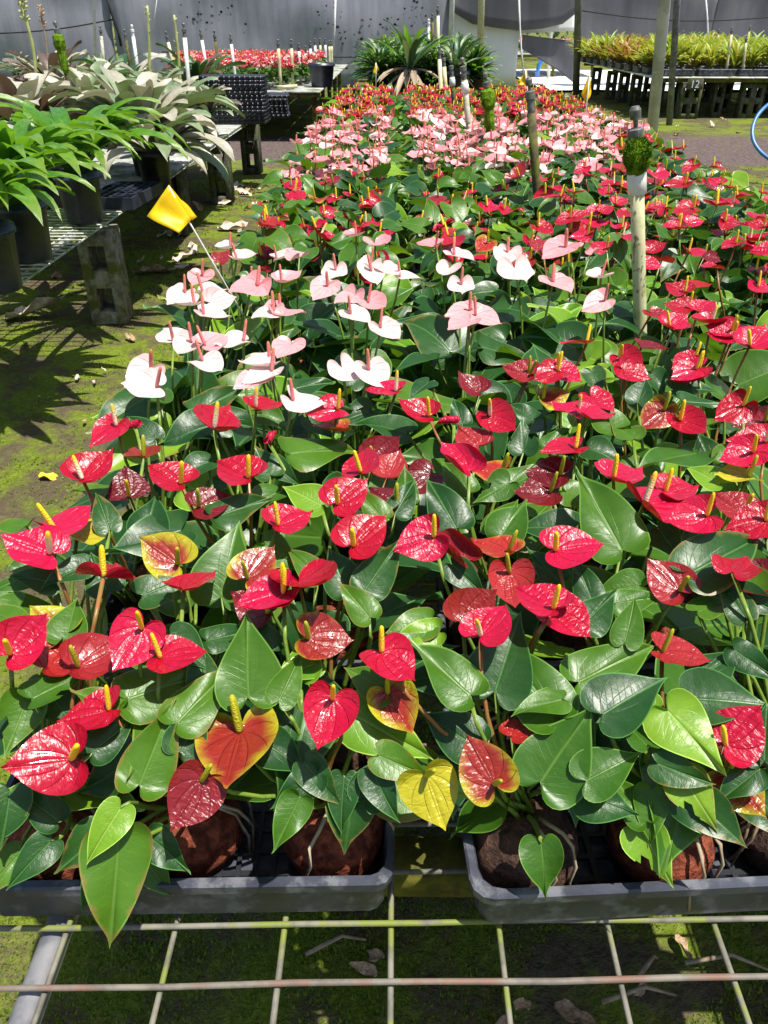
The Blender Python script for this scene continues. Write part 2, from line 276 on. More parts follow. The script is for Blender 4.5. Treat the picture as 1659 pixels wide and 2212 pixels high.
# ------------------------------------------------------------------ mesh building
class MB:
    def __init__(s): s.v = []; s.f = []; s.m = []; s.a = []; s.b = []; s.mats = []; s.hasuv = False
    def mi(s, mat):
        if mat not in s.mats: s.mats.append(mat)
        return s.mats.index(mat)
    def raw(s, vs, fs, mat=0, ua=None, ub=None, X=None):
        o = len(s.v)
        s.v += [tuple(X @ Vector(q)) for q in vs] if X is not None else [tuple(q) for q in vs]
        s.f += [tuple(i + o for i in q) for q in fs]; s.m += [mat] * len(fs)
        s.a += ua if ua else [(0, 0)] * len(vs); s.b += ub if ub else [(0, 0)] * len(vs)
        if ua: s.hasuv = True
        return s
    def box(s, c, d, mat=0, bev=0, X=None):
        hx, hy, hz = d[0] / 2, d[1] / 2, d[2] / 2
        if bev <= 0:
            vs = [(c[0] + sx * hx, c[1] + sy * hy, c[2] + sz * hz) for sz in (-1, 1) for sx, sy in ((-1, -1), (1, -1), (1, 1), (-1, 1))]
            fs = [(3, 2, 1, 0), (4, 5, 6, 7)] + [(i, (i + 1) % 4, 4 + (i + 1) % 4, 4 + i) for i in range(4)]
            return s.raw(vs, fs, mat, X=X)
        rings = []
        for z, ins in ((-hz, bev), (-hz + bev, 0), (hz - bev, 0), (hz, bev)):
            x, y = hx - ins, hy - ins; b = bev * .8
            rings.append([(c[0] + q, c[1] + w, c[2] + z) for q, w in ((-x + b, -y), (x - b, -y), (x, -y + b), (x, y - b), (x - b, y), (-x + b, y), (-x, y - b), (-x, -y + b))])
        return s.loft(rings, mat, True, True, X=X)
    def loft(s, rings, mat=0, cap0=False, cap1=False, X=None, uv=False):
        n = len(rings[0]); vs = [q for r in rings for q in r]; fs = []
        for j in range(len(rings) - 1):
            for i in range(n):
                a = j * n + i; b = j * n + (i + 1) % n; fs.append((a, b, b + n, a + n))
        if cap0: fs.append(tuple(range(n - 1, -1, -1)))
        if cap1: fs.append(tuple(range((len(rings) - 1) * n, len(rings) * n)))
        ua = [(i / n, j / (len(rings) - 1)) for j in range(len(rings)) for i in range(n)] if uv else None
        return s.raw(vs, fs, mat, ua, X=X)
    def tube(s, path, rad, n=8, mat=0, caps=True, X=None, uv=False):
        path = [Vector(p) for p in path]; rings = []; ref = Vector((0, 0, 1))
        if not isinstance(rad, (list, tuple)): rad = [rad] * len(path)
        for i, p in enumerate(path):
            t = (path[min(i + 1, len(path) - 1)] - path[max(i - 1, 0)]).normalized()
            if abs(t.dot(ref)) > .95: ref = Vector((1, 0, 0))
            a = t.cross(ref).normalized(); b = t.cross(a)
            rings.append([p + (a * math.cos(2 * math.pi * q / n) - b * math.sin(2 * math.pi * q / n)) * rad[i] for q in range(n)])
        return s.loft(rings, mat, caps, caps, X=X, uv=uv)
    def lathe(s, prof, n=16, mat=0, X=None, cap0=True, cap1=True, uv=False, jit=0, rng=random):
        rings = []
        for r, z in prof:
            rings.append([((r + rng.uniform(-jit, jit)) * math.cos(2 * math.pi * i / n), (r + rng.uniform(-jit, jit)) * math.sin(2 * math.pi * i / n), z + rng.uniform(-jit, jit) * .5) for i in range(n)])
        return s.loft(rings, mat, cap0, cap1, X=X, uv=uv)
    def mesh(s, name, mats, smooth=True):
        me = bpy.data.meshes.new(name); me.from_pydata(s.v, [], s.f)
        for m in (mats if isinstance(mats, list) else [mats]): me.materials.append(m)
        if any(s.m): me.polygons.foreach_set('material_index', s.m)
        if smooth: me.polygons.foreach_set('use_smooth', [True] * len(s.f))
        if s.hasuv:
            li = [0] * len(me.loops); me.loops.foreach_get('vertex_index', li)
            for nm, dat in (('UV', s.a), ('XY', s.b)):
                l = me.uv_layers.new(name=nm); l.data.foreach_set('uv', [c for i in li for c in dat[i]])
        me.update(); return me
def add(name, mesh, parent=None, X=None):
    o = bpy.data.objects.new(name, mesh); COL.objects.link(o)
    if parent is not None: o.parent = parent
    if X is not None: o.matrix_basis = X
    return o
LABELS = {}
def tag(o, label=None, cat=None, group=None, kind=None):
    if label:
        if label in LABELS and not group: print('DUPLABEL', label)
        LABELS[label] = 1; o['label'] = label
    if cat: o['category'] = cat
    if group: o['group'] = group
    if kind: o['kind'] = kind
    return o
def empty(name, loc, rz=0):
    o = add(name, None); o.location = loc; o.rotation_euler = (0, 0, rz); o.empty_display_size = .05; return o
T = Matrix.Translation
def RZ(a): return Matrix.Rotation(a, 4, 'Z')
def basis(org, n, t, s=1.0):
    n = n.normalized(); t = (t - n * t.dot(n)).normalized(); x = t.cross(n)
    m = Matrix(((x.x, t.x, n.x, 0), (x.y, t.y, n.y, 0), (x.z, t.z, n.z, 0), (0, 0, 0, 1)))
    return T(org) @ m @ Matrix.Scale(s, 4)
ORD = ['zeroth', 'first', 'second', 'third', 'fourth', 'fifth', 'sixth', 'seventh', 'eighth', 'ninth', 'tenth', 'eleventh', 'twelfth', 'thirteenth', 'fourteenth',
       'fifteenth', 'sixteenth', 'seventeenth', 'eighteenth', 'nineteenth', 'twentieth', 'twenty-first', 'twenty-second', 'twenty-third', 'twenty-fourth', 'twenty-fifth',
       'twenty-sixth', 'twenty-seventh', 'twenty-eighth', 'twenty-ninth', 'thirtieth', 'thirty-first', 'thirty-second', 'thirty-third', 'thirty-fourth', 'thirty-fifth', 'thirty-sixth']

def catmull(pts, n):
    P = [Vector(p) for p in pts]; P = [P[0] * 2 - P[1]] + P + [P[-1] * 2 - P[-2]]; m = len(P) - 3; out = []
    for i in range(n + 1):
        t = i / n * m; k_ = min(int(t), m - 1); t -= k_; a, b, c, d = P[k_:k_ + 4]
        out.append(.5 * ((2 * b) + (c - a) * t + (2 * a - 5 * b + 4 * c - d) * t * t + (3 * b - a - 3 * c + d) * t ** 3))
    return out
LEAFC = [(.006, -.02), (.09, -.135), (.22, -.165), (.345, -.08), (.405, .09), (.38, .27), (.295, .46), (.185, .64), (.090, .79), (.030, .91), (0, 1.0)]
LEAFN = [(.006, -.02), (.07, -.12), (.17, -.14), (.27, -.06), (.32, .10), (.30, .28), (.235, .48), (.145, .67), (.065, .82), (.022, .92), (0, 1.0)]
SPATC = [(.006, -.03), (.11, -.20), (.29, -.26), (.46, -.16), (.545, .07), (.53, .28), (.45, .48), (.315, .66), (.165, .805), (.055, .91), (0, 1.0)]
def heart(ctrl, N, rings, curl=0.0, droop=0.0, wave=0.0, wf=3.0, quilt=0.0, cup=0.0, twist=0.0, lobe=0.0, seed=0, fold=0.0, bite=None):
    rg = random.Random(seed); ph = rg.uniform(0, 6.28)
    out = catmull(ctrl, N); loop = [(p.x, p.y, i / N, 1) for i, p in enumerate(out)] + [(-p.x, p.y, i / N, -1) for i, p in list(enumerate(out))[-2::-1]]
    n = len(loop); asy = rg.uniform(-.06, .06)
    vs = [(0, 0, 0)]; ua = [(0, 0)]; ub = [(.5, 0)]
    def shape(x, y, u, s, side):
        x0, y0 = x, y; x = x * (1 + asy * side) + asy * .5 * y * y
        z = cup * (x * x + y * y) + fold * (math.sqrt(x * x + .0006) - .0245)
        z += wave * s ** 3 * math.sin(ph + wf * math.pi * u * side + side) 
        z += quilt * s * (1.15 - s) * (abs(math.sin(math.pi * 5 * (u - .20 * s))) - .5)
        z += lobe * max(0, -y0) * s
        if abs(curl) > 1e-3:
            r = 1 / curl; zz = r * (1 - math.cos(x / r)); x = r * math.sin(x / r); z += zz
        if abs(droop) > 1e-3:
            r = 1 / droop; yy = r * math.sin(y / r); z2 = -r * (1 - math.cos(y / r)); c, sn = math.cos(y / r), math.sin(y / r)
            y = yy + z * sn; z = z2 + z * c
        a = twist * y0; x, z = x * math.cos(a) - z * math.sin(a), x * math.sin(a) + z * math.cos(a)
        return (x, y, z)
    for s in rings:
        for (x, y, u, side) in loop:
            vs.append(shape(x * s, y * s, u, s, side)); ua.append((u, s)); ub.append((.5 + x * s * .5, y * s))
    fs = [(0, 1 + i, 2 + i) for i in range(n - 1)]
    for j in range(len(rings) - 1):
        a = 1 + j * n; b = a + n; fs += [(a + i, b + i, b + i + 1, a + i + 1) for i in range(n - 1) if not (bite and j >= len(rings) - 1 - bite[2] and bite[0] + (len(rings) - 1 - j) // 2 <= i / n * 40 < bite[1] - (len(rings) - 1 - j) // 2)]
    return vs, fs, ua, ub
RH = [.16, .34, .52, .70, .85, .955, 1.0]; RL = [.5, 1.0]
LV = []                                                     # leaf shape parameters
for i in range(14):
    rg = random.Random(100 + i)
    LV.append(dict(ctrl=LEAFC if i % 3 else LEAFN, curl=rg.uniform(.1, .9) * (1 if rg.random() < .85 or i < 7 else -.5), droop=rg.uniform(.1, .9) if i >= 7 else rg.uniform(-.1, .3), wave=rg.uniform(.02, .075), wf=rg.uniform(2, 4.5),
                   twist=rg.uniform(-.35, .35), lobe=rg.uniform(-.1, .6), quilt=.018, seed=i, fold=rg.choice((.05, .15, .3, .45)), bite={5: (10, 14, 3), 9: (25, 28, 2), 12: (19, 22, 2)}.get(i)))
SV = []
for i in range(12):
    rg = random.Random(300 + i)
    SV.append(dict(ctrl=SPATC, cup=rg.uniform(-.1, .35), curl=rg.choice((-.25, .2, .5, .9)) if i < 6 else rg.choice((rg.uniform(-.5, .3), rg.uniform(.7, 1.5))), droop=rg.uniform(-.7, .8) if i >= 6 else rg.uniform(-.25, .3), wave=rg.uniform(.015, .06) if i < 6 else rg.uniform(.04, .11), wf=rg.uniform(2, 4), twist=rg.uniform(-.25, .25), lobe=rg.uniform(-.2, 1.1), quilt=.055, seed=50 + i))
SROLL = [dict(ctrl=SPATC, curl=c, droop=d, wave=.01, wf=2, twist=.1, lobe=.2, quilt=.02, seed=90 + i) for i, (c, d) in enumerate(((4.2, .3), (3.2, -.2), (5.5, .2)))]
_c = {}
def leaf_mesh(i, kind):
    key = ('L', i, kind)
    if key not in _c: _c[key] = MB().raw(*(lambda h: (h[0], h[1], 0, h[2], h[3]))(heart(N=20, rings=RH, **LV[i]))).mesh('leaf_' + kind, LEAF[kind])
    return _c[key]
def spathe_mesh(i, kind, roll=False):
    key = ('S', i, kind, roll)
    if key not in _c: _c[key] = MB().raw(*(lambda h: (h[0], h[1], 0, h[2], h[3]))(heart(N=30, rings=[.12, .26, .42, .58, .74, .88, .96, 1.0], **(SROLL if roll else SV)[i]))).mesh('spathe_' + kind, SPA[kind])
    return _c[key]
def spadix_mesh(kind, v=0):
    key = ('X', kind, v)
    if key not in _c:
        b = [.0, .006, -.004][v]; path = [(b * math.sin(t * 3), 0, t) for t in (0, .08, .25, .5, .75, .9, .97, 1.0)]
        _c[key] = MB().tube(path, [.085, .105, .112, .108, .098, .085, .06, .02], 10, uv=True).mesh('spadix_' + kind, SPX[kind])
    return _c[key]
def stalk_mesh(v, kind):
    key = ('K', v, kind)
    if key not in _c:
        b = [.004, .010, .016, -.008][v]; path = [(b * math.sin(math.pi * t), b * .4 * math.sin(2 * math.pi * t), t) for t in (0, .2, .4, .6, .8, 1)]
        _c[key] = MB().tube(path, [.0030, .0027, .0024, .0022, .0021, .0021], 6).mesh('stalk', M[kind])
    return _c[key]
def stalk_matrix(a, b):
    d = b - a; L = d.length; q = d.to_track_quat('Z', 'Y').to_matrix().to_4x4()
    return T(a) @ q @ Matrix.Diagonal((1, 1, L, 1))

# ================================================================== GROUND AND FAR SETTING
g = MB(); rg = random.Random(3)
xs = [-120, -60, -30, -18, -12] + [-9 + .5 * i for i in range(10)] + [-4 + .16 * i for i in range(50)] + [4 + .5 * i for i in range(10)] + [9, 12, 18, 30, 60, 120]
ys = [-40, -20, -8, -3, -1] + [-.5 + .14 * i for i in range(65)] + [8.7 + .5 * i for i in range(28)] + [24, 30, 40, 60, 100, 160]
from mathutils import noise as mn
vs = []
for y in ys:
    for x in xs:
        z = (mn.noise(Vector((x * .9, y * .9, 0))) * .022 + mn.noise(Vector((x * 3.1, y * 3.1, 4))) * .010) if abs(x) < 9 and -1 < y < 22 else 0
        vs.append((x, y, z - .012))
nx = len(xs); fs = [(j * nx + i, j * nx + i + 1, (j + 1) * nx + i + 1, (j + 1) * nx + i) for j in range(len(ys) - 1) for i in range(nx - 1)]
tag(add('ground', g.raw(vs, fs).mesh('ground', M['ground'])), kind='structure')
def gz(x, y): return (mn.noise(Vector((x * .9, y * .9, 0))) * .022 + mn.noise(Vector((x * 3.1, y * 3.1, 4))) * .010) - .012
# moss tufts near the camera and along the left aisle
b = MB(); rg = random.Random(5)
def tufts(n, x0, x1, y0, y1, s0, s1, thr):
    c = 0
    while c < n:
        x, y = rg.uniform(x0, x1), rg.uniform(y0, y1); c += 1
        if mn.noise(Vector((x * 2.2, y * 2.2, 9))) + .5 * mn.noise(Vector((x * 7, y * 7, 2))) < thr: continue
        z = gz(x, y) - .002; s = rg.uniform(s0, s1)
        for q in range(2):
            a = rg.uniform(0, 6.28); dx, dy = math.cos(a) * s, math.sin(a) * s
            b.raw([(x - dy * .35, y + dx * .35, z), (x + dy * .35, y - dx * .35, z), (x + dx * .9, y + dy * .9, z + s * rg.uniform(.5, 1.3))], [(0, 1, 2)])
tufts(60000, -.8, 1.0, .1, 1.2, .003, .009, -.30); tufts(30000, -2.3, -.35, .5, 4.2, .004, .011, -.08); tufts(9000, -2.2, -.4, 4.2, 8.0, .008, .02, .0); tufts(7000, 1.2, 4, 3.5, 9, .010, .022, .05)
tag(add('moss', b.mesh('moss', M['tuft'], False)), 'short green moss carpeting the soil between the benches', 'moss', kind='stuff')
# white ground cloth beyond the net
b = MB(); b.raw([(3.2 + i * 1.0, 18.6 + j * 2.0, .03 + .02 * math.sin(i * 2.1 + j * 3)) for j in range(5) for i in range(14)], [(j * 14 + i, j * 14 + i + 1, (j + 1) * 14 + i + 1, (j + 1) * 14 + i) for j in range(4) for i in range(13)])
tag(add('ground_cloth', b.mesh('ground_cloth', M['sheet'])), kind='structure')

# ------------------------------------------------------------------ nets
def net(name, pts_top, pts_bot, mat, label, nu=40, nv=14, bulge=.12, seed=0, hem=None):
    """a hung cloth: rows between a top and a bottom polyline of (x, y, z)"""
    rg = random.Random(seed); b = MB(); vs = []
    def lerp(pl, t):
        f_ = t * (len(pl) - 1); i = min(int(f_), len(pl) - 2); return Vector(pl[i]).lerp(Vector(pl[i + 1]), f_ - i)
    for j in range(nv + 1):
        for i in range(nu + 1):
            t, s = i / nu, j / nv; p_ = lerp(pts_bot, t).lerp(lerp(pts_top, t), s)
            w = math.sin(math.pi * min(1, s * 1.1)) if hem is None else 1
            p_.y += bulge * w * (mn.noise(Vector((p_.x * .55, p_.z * .5, seed))) + .35 * mn.noise(Vector((p_.x * 2.0, p_.z * .9, seed + 3))))
            vs.append(p_)
    fs = [(j * (nu + 1) + i, j * (nu + 1) + i + 1, (j + 1) * (nu + 1) + i + 1, (j + 1) * (nu + 1) + i) for j in range(nv) for i in range(nu)]
    o = add(name, b.raw(vs, fs).mesh(name, mat)); sm = o.modifiers.new('thickness', 'SOLIDIFY'); sm.thickness = .004
    return tag(o, label, 'shade net')
def px_at(x, y, d): p_ = at_d(x, y, d); return (p_.x, p_.y, p_.z)
DN = 20.0
XA = at_d(243, 60, DN).x; XB = at_d(972, 60, DN).x; XC = at_d(1124, 60, DN).x; XD = at_d(1243, 60, DN).x
net('shade_net', [(XA - 9, DN, 3.9), (XA - .04, DN, 3.9)], [(XA - 9, DN, .02), (XA - .04, DN, .02)], M['net'], 'grey shade net wall panel at the far left, behind the silver bromeliads', seed=1, bulge=.3)
net('shade_net', [(XA + .04, DN, 3.9), (XB - .03, DN, 3.9)], [(XA + .04, DN, .02), (XB - .03, DN, .02)], M['net'], 'wide grey shade net wall panel behind the red flower bench', seed=2, bulge=.3)
net('shade_net', [(XB + .03, DN + .1, 3.9), (XC, DN + .1, 3.9)], [(XB + .03, DN + .1, .02), (XC, DN + .1, .02)], M['netl'], 'pale grey cloth panel hanging right of the large potted plants', seed=3, bulge=.12)
hem = [px_at(x, y, DN - .15) for x, y in ((972, 22), (1020, 52), (1070, 60), (1120, 66), (1170, 62), (1215, 52), (1243, 30))]
net('shade_net', [(p_[0], p_[1], 3.9) for p_ in hem], hem, M['netd'], 'dark net swag sagging over the pale cloth panel', seed=4, bulge=.25, nu=48)
hem = [px_at(x, y, DN - .05) for x, y in ((1128, 106), (1165, 128), (1205, 152), (1240, 180))]; tp = [px_at(x, y, DN - .05) for x, y in ((1128, 74), (1165, 80), (1205, 84), (1240, 88))]
net('shade_net', tp, hem, M['netd'], 'dark triangular net corner folded down across the doorway gap', seed=5, bulge=.18, nu=24)
tp = [px_at(x, y, DN + .1) for x, y in ((1124, -60), (1243, -60))]; hem = [px_at(x, y, DN + .1) for x, y in ((1124, 73), (1243, 66))]
net('shade_net', tp, hem, M['netl'], 'pale cloth strip above the doorway gap in the net', seed=8, bulge=.1, nu=14)
XE = at_d(1300, 60, DN).x
hem = [px_at(x, y, DN) for x, y in ((1244, 118), (1330, 112), (1430, 104), (1528, 98))]
net('shade_net', [(p_[0], p_[1], 3.9) for p_ in hem], hem, M['netd'], 'dark grey net panel behind the yellow-green bromeliads', seed=6, bulge=.3)
hem = [px_at(x, y, DN) for x, y in ((1530, 98), (1600, 104), (1700, 110), (1950, 112))]
net('shade_net', [(p_[0], p_[1], 3.9) for p_ in hem], hem, M['netd'], 'dark grey net panel with a sagging fold at the far right', seed=7, bulge=.45)
def rope(pts, r, mat, label, n=5):
    pts = [Vector(p_) for p_ in pts]; tag(add('rope', MB().tube(pts, r, n).mesh('rope', M[mat])), label, 'rope')
def sag(a, c, dz, n=14): a, c = Vector(a), Vector(c); return [a.lerp(c, i / n) - Vector((0, 0, dz * math.sin(math.pi * i / n))) for i in range(n + 1)]
rope(sag(px_at(0, 72, DN - .3), px_at(243, 42, DN - .3), .05), .014, 'roped', 'dark seam rope across the leftmost net panel')
rope([px_at(x, y, DN - .35) for x, y in ((232, -10), (240, 25), (247, 45), (256, 70), (262, 100))], .03, 'roped', 'thick dark edge cord hanging beside the leftmost net panel')
rope([px_at(x, y, DN - .35) for x, y in ((340, -10), (335, 30), (328, 80))], .008, 'rope', 'thin pale cord hanging on the grey net above the dark bromeliads')
rope([px_at(x, y, DN - .35) for x, y in ((725, -10), (723, 60), (719, 130))], .022, 'rope', 'pale vertical seam cord above the small red flower bench')
rope([px_at(x, y, DN - .35) for x, y in ((1121, -10), (1123, 60), (1126, 110), (1131, 160))], .02, 'rope', 'pale cord at the edge of the pale cloth panel')
rope(sag(px_at(1250, 22, DN - .4), px_at(1700, 34, DN - .4), .14), .013, 'roped', 'dark line slung across the right hand net panels')
rope([px_at(x, y, DN - .4) for x, y in ((1524, -10), (1528, 40), (1531, 98))], .018, 'rope', 'pale vertical cord between the two right hand net panels')
rope(sag(px_at(350, 112, DN - .4), px_at(1000, 122, DN - .4), .05), .012, 'roped', 'dark low seam line along the foot of the wide grey net')
# dark specks of torn net
rg = random.Random(12); k_ = 0
b = MB()
for i in range(64):
    cx, cy = rg.choice([(465, 25), (430, 45), (700, 35), (745, 70), (905, 25), (865, 50)]); x, y = rg.gauss(cx, 30), rg.gauss(cy, 20)
    if y > 105 or y < -10: continue
    c_ = Vector(px_at(x, y, DN - .05)); sn = 2 if c_.x > XA else 1; c_.y = DN + .3 * math.sin(math.pi * min(1, (c_.z - .02) / 3.88 * 1.1)) * (mn.noise(Vector((c_.x * .55, c_.z * .5, sn))) + .35 * mn.noise(Vector((c_.x * 2.0, c_.z * .9, sn + 3)))) - .03; s_ = rg.uniform(.012, .045); m = 6
    b.raw([c_ + Vector((math.cos(q) * s_ * rg.uniform(.5, 1.3), rg.uniform(-.01, .01), math.sin(q) * s_ * rg.uniform(.4, 1))) for q in [i_ * 6.28 / m for i_ in range(m)]], [tuple(range(m))])
tag(add('moss_specks', b.mesh('moss_specks', M['roped'], False)), 'dark specks of growth spotting the grey net wall', 'growth', kind='stuff')
# hedge outside
b = MB(); rg = random.Random(22)
for i in range(9000):
    x = rg.uniform(-28, 32); y = rg.uniform(33, 36); z = abs(rg.gauss(0, 1)) * 1.3 + rg.random() * 1.2; s_ = rg.uniform(.10, .22); n = Vector((rg.uniform(-1, 1), rg.uniform(-1, .2), rg.uniform(.2, 1))).normalized()
    X_ = basis(Vector((x, y, z)), n, Vector((rg.uniform(-1, 1), rg.uniform(-1, 1), .2)), s_)
    b.raw([(-.5, 0, 0), (0, -.6, 0), (.5, 0, 0), (0, .8, 0)], [(0, 1, 2, 3)], X=X_)
tag(add('hedge', b.mesh('hedge', plain('hedge_leaf', (.02, .05, .015), (.06, .12, .03), 2, .6, .3, .1, coords='pos'), False)), 'dark green hedge beyond the shade nets', 'hedge', kind='stuff')

# ------------------------------------------------------------------ posts
def post(px0, py0, px1, py1, d0, d1, r, mat, label, foot=0.0):
    a = Vector(px_at(px0, py0, d0)); c = Vector(px_at(px1, py1, d1)); dr = (a - c).normalized()
    if dr.z < 0: dr = -dr
    base = a + dr * ((foot - a.z) / dr.z); top = base + dr * (3.6 / dr.z)
    e = empty('pipe_post', base); rl = top - base
    add('pipe', MB().tube([Vector((0, 0, 0)), rl * .5, rl], r, 14).mesh('pipe', M[mat]), e)
    add('coupling', MB().tube([rl * .62, rl * .66], r * 1.18, 14).mesh('coupling', M[mat]), e)
    tag(e, label, 'post'); return e
post(1405, 320, 1436, 0, 8.3, 7.9, .052, 'post', 'thick grey steel pipe post standing just right of the main flower bench')
post(1446, 262, 1463, 0, 12.6, 12.4, .045, 'galv', 'thinner galvanised pipe post just behind the thick grey post')
post(1036, 160, 1040, 0, 13.6, 13.4, .048, 'pvcy', 'pale yellowish pipe post right of the large potted plants')
post(972, 120, 977, 0, 17.5, 17.4, .05, 'post', 'grey pole behind the large potted plants at the net seam')
post(205, 90, 203, 0, 17.0, 16.9, .025, 'rope', 'thin pale pole in front of the leftmost net panel')
post(1246, 130, 1250, 0, 17.8, 17.6, .07, 'postd', 'dark leaning post at the left end of the yellow bromeliad bench')
post(1184, 180, 1187, 130, 22.5, 22.4, .04, 'postw', 'pale short pole standing in the doorway gap')

# ================================================================== CINDER BLOCKS
def block_mesh(mat, tall=.39, w=.15, dp=.19, key=None):
    """block on end: two cores through the narrow thickness, facing -Y"""
    b = MB(); t = .046 if w > .12 else .03
    hz = [(0, .07), (tall / 2 - .045, tall / 2 + .045), (tall - .07, tall)]
    b.box((-w / 2 + t / 2, 0, tall / 2), (t, dp, tall), bev=.005); b.box((w / 2 - t / 2, 0, tall / 2), (t, dp, tall), bev=.005)
    for z0, z1 in hz: b.box((0, 0, (z0 + z1) / 2), (w - 2 * t + .004, dp - .006, z1 - z0 - .004), bev=.004)
    return b.mesh('cinder_block', mat)
BLK = block_mesh(M['block'], w=.17); BLKL = block_mesh(M['blockl'], w=.17); BLKH = block_mesh(M['block'], tall=.245, w=.20, dp=.2)
def cblock(x, y, z, rz, mesh, label, group='cinder blocks propping the benches'):
    o = add('cinder_block', mesh); o.location = (x, y, z); o.rotation_euler = (0, 0, rz); tag(o, label, 'block', group); return o

# ================================================================== BENCHES
def unit_wire(r, mat, n=6, seed=0, wob=.0014):
    g_ = random.Random(seed); return MB().tube([(i / 14, g_.uniform(-wob, wob), g_.uniform(-wob, wob) * .6) for i in range(15)], [r * g_.uniform(.93, 1.08) for i in range(15)], n).mesh('wire', mat)
ZB = .54
bench = empty('wire_bench', (0, 0, 0)); tag(bench, 'long wire mesh bench carrying the trays of anthuriums', 'bench')
wms = [unit_wire(.0031, M['wire'], seed=i) for i in range(4)] + [unit_wire(.0031, M['wirer'], seed=9 + i) for i in range(3)]
for i in range(-4, 12):
    X_ = T((i * .108 + .002, .06, ZB - .0075)) @ RZ(R(90 + random.uniform(-.15, .15))) @ Matrix.Diagonal((7.3, 1, 1, 1)); add('wire', wms[i % 4], bench, X_)
for j in range(131):
    y = .037 + .0558 * j
    X_ = T((-.445, y - .009, ZB)) @ RZ(R(1.45 if j < 12 else random.uniform(.5, 1.5))) @ Matrix.Diagonal((1.685, 1, 1, 1)); add('wire', wms[(j * 3) % 7], bench, X_)
for x in (-.338, .42, 1.06): add('frame_pipe', MB().tube([(x, .02, ZB - .026), (x, 3.7, ZB - .026), (x, 7.36, ZB - .026)], .0145, 12).mesh('frame_pipe', M['galv']), bench)
for j in range(6): add('cross_beam', MB().box((.38, .536 + 1.35 * j, ZB - .068), (1.66, .05, .052), bev=.006).mesh('cross_beam', M['beam']), bench)
add('wire_tie', MB().tube([(-.355 + .022 * math.cos(q) , .285 + .004 * math.sin(q * 2), ZB - .016 + .026 * math.sin(q)) for q in [i * 6.28 / 14 for i in range(14)]], .0018, 5).mesh('wire_tie', M['galv']), bench)
BB = block_mesh(M['block'], tall=.43, w=.15)
for j in range(6):
    for i, x in enumerate((-.165, 1.02)):
        y = .54 + 1.35 * j + (.35 if j == 0 else .03)
        cblock(x, y, gz(x, y), R(random.uniform(-6, 6)), BB, 'mossy cinder block on end under the main bench, %s side, %s from the front' % (('left', 'right')[i], ORD[j + 1]))
# left bench with two decks, and the board on it
ZL = .50; XLR = -1.335
lb = empty('wire_bench', (-2.2, 2.0, 0)); tag(lb, 'pale wire mesh bench on the left carrying bromeliad pots', 'bench')
lw = unit_wire(.0042, M['lwire'])
L0 = Vector((-2.2, 2.0, 0))
for i in range(18): add('wire', lw, lb, T(Vector((XLR - i * .105, 1.7, ZL)) - L0) @ RZ(R(90 + random.uniform(-.1, .1))) @ Matrix.Diagonal((6.75, 1, 1, 1)))
for j in range(118): add('wire', lw, lb, T(Vector((XLR - 1.8, 1.72 + j * .057, ZL + .008)) - L0) @ RZ(R(random.uniform(-.3, .3))) @ Matrix.Diagonal((1.81, 1, 1, 1)))
for x in (XLR - .10, XLR - .9, XLR - 1.7): add('frame_pipe', MB().tube([(x + 2.2, -.28, ZL - .022), (x + 2.2, 6.43, ZL - .022)], .016, 10).mesh('frame_pipe', M['galv']), lb)
add('board', MB().box((XLR - .36 + 2.2, 6.45 - 2.0, ZL + .021), (.74, 3.9, .012), bev=.003).mesh('board', M['board']), lb)
for i, (x, y, w_, rz) in enumerate(((-1.425, 3.85, 'pale', 4), (-1.50, 5.75, 'dark', -3), (-1.425, 6.85, 'dark', 3), (-1.425, 8.45, 'dark', -2), (-1.43, 2.2, 'pale', 2))):
    me = block_mesh(M['blockl'] if i == 0 else M['block'], tall=ZL - .045 - gz(x, y), w=.17 if i != 1 else .09, dp=.17 if i < 2 else .2)
    cblock(x, y, gz(x, y), R(rz), me, ['pale chipped cinder block on end below the strap-leaved bromeliad pots', 'narrow mossy concrete prop just behind the big yellow flag', 'mossy two-hole block propping the grey board, second behind the flag', 'dark mossy block under the far end of the left bench, below black trays', 'cinder block under the near end of the left bench'][i])
for i, (x, y) in enumerate(((-2.3, 3.9), (-2.9, 4.0), (-2.3, 6.8), (-2.3, 8.4))):
    cblock(x, y, gz(x, y), 0, block_mesh(M['block'], tall=ZL - .045 - gz(x, y), w=.17), 'shaded inner cinder block under the left bench, %s one back' % ORD[i + 1])
def bench_legs(name, x0, x1, y0, y1, z, label, legs, mat='board', board=True, nslat=6):
    e = empty(name, ((x0 + x1) / 2, y0, 0)); o_ = Vector(e.location); tag(e, label, 'bench')
    n = nslat; w_ = (x1 - x0) / n
    for i in range(n): add('plank', MB().box((x0 + w_ * (i + .5) - o_.x, (y1 - y0) / 2, z - .012), (w_ - .012, y1 - y0, .022), bev=.004).mesh('plank', M[mat]), e)
    for y in (y0 + .05, (y0 + y1) / 2, y1 - .05): add('cross_beam', MB().box(((x0 + x1) / 2 - o_.x, y - o_.y, z - .05), (x1 - x0, .05, .05), bev=.005).mesh('cross_beam', M['beam']), e)
    for x, y, r_ in legs: add('leg', MB().box((x - o_.x, y - o_.y, (z - .075) / 2), (r_, r_, z - .075), bev=.006).mesh('leg', M['beam']), e)
    return e
XS0, XS1 = at_z(690, 196, .56).x - 2.6, at_z(690, 196, .56).x
bench_legs('flower_bench', XS0, XS1 + .02, 10.7, 17.3, .56, 'grey topped bench of small red anthuriums behind the left bench', [(XS1 - .08, 10.9 + 1.3 * i, .06) for i in range(5)] + [(XS1 - 1.0, 10.9 + 1.6 * i, .07) for i in range(4)] + [(XS1 - 2.2, 10.9 + 1.6 * i, .07) for i in range(4)])
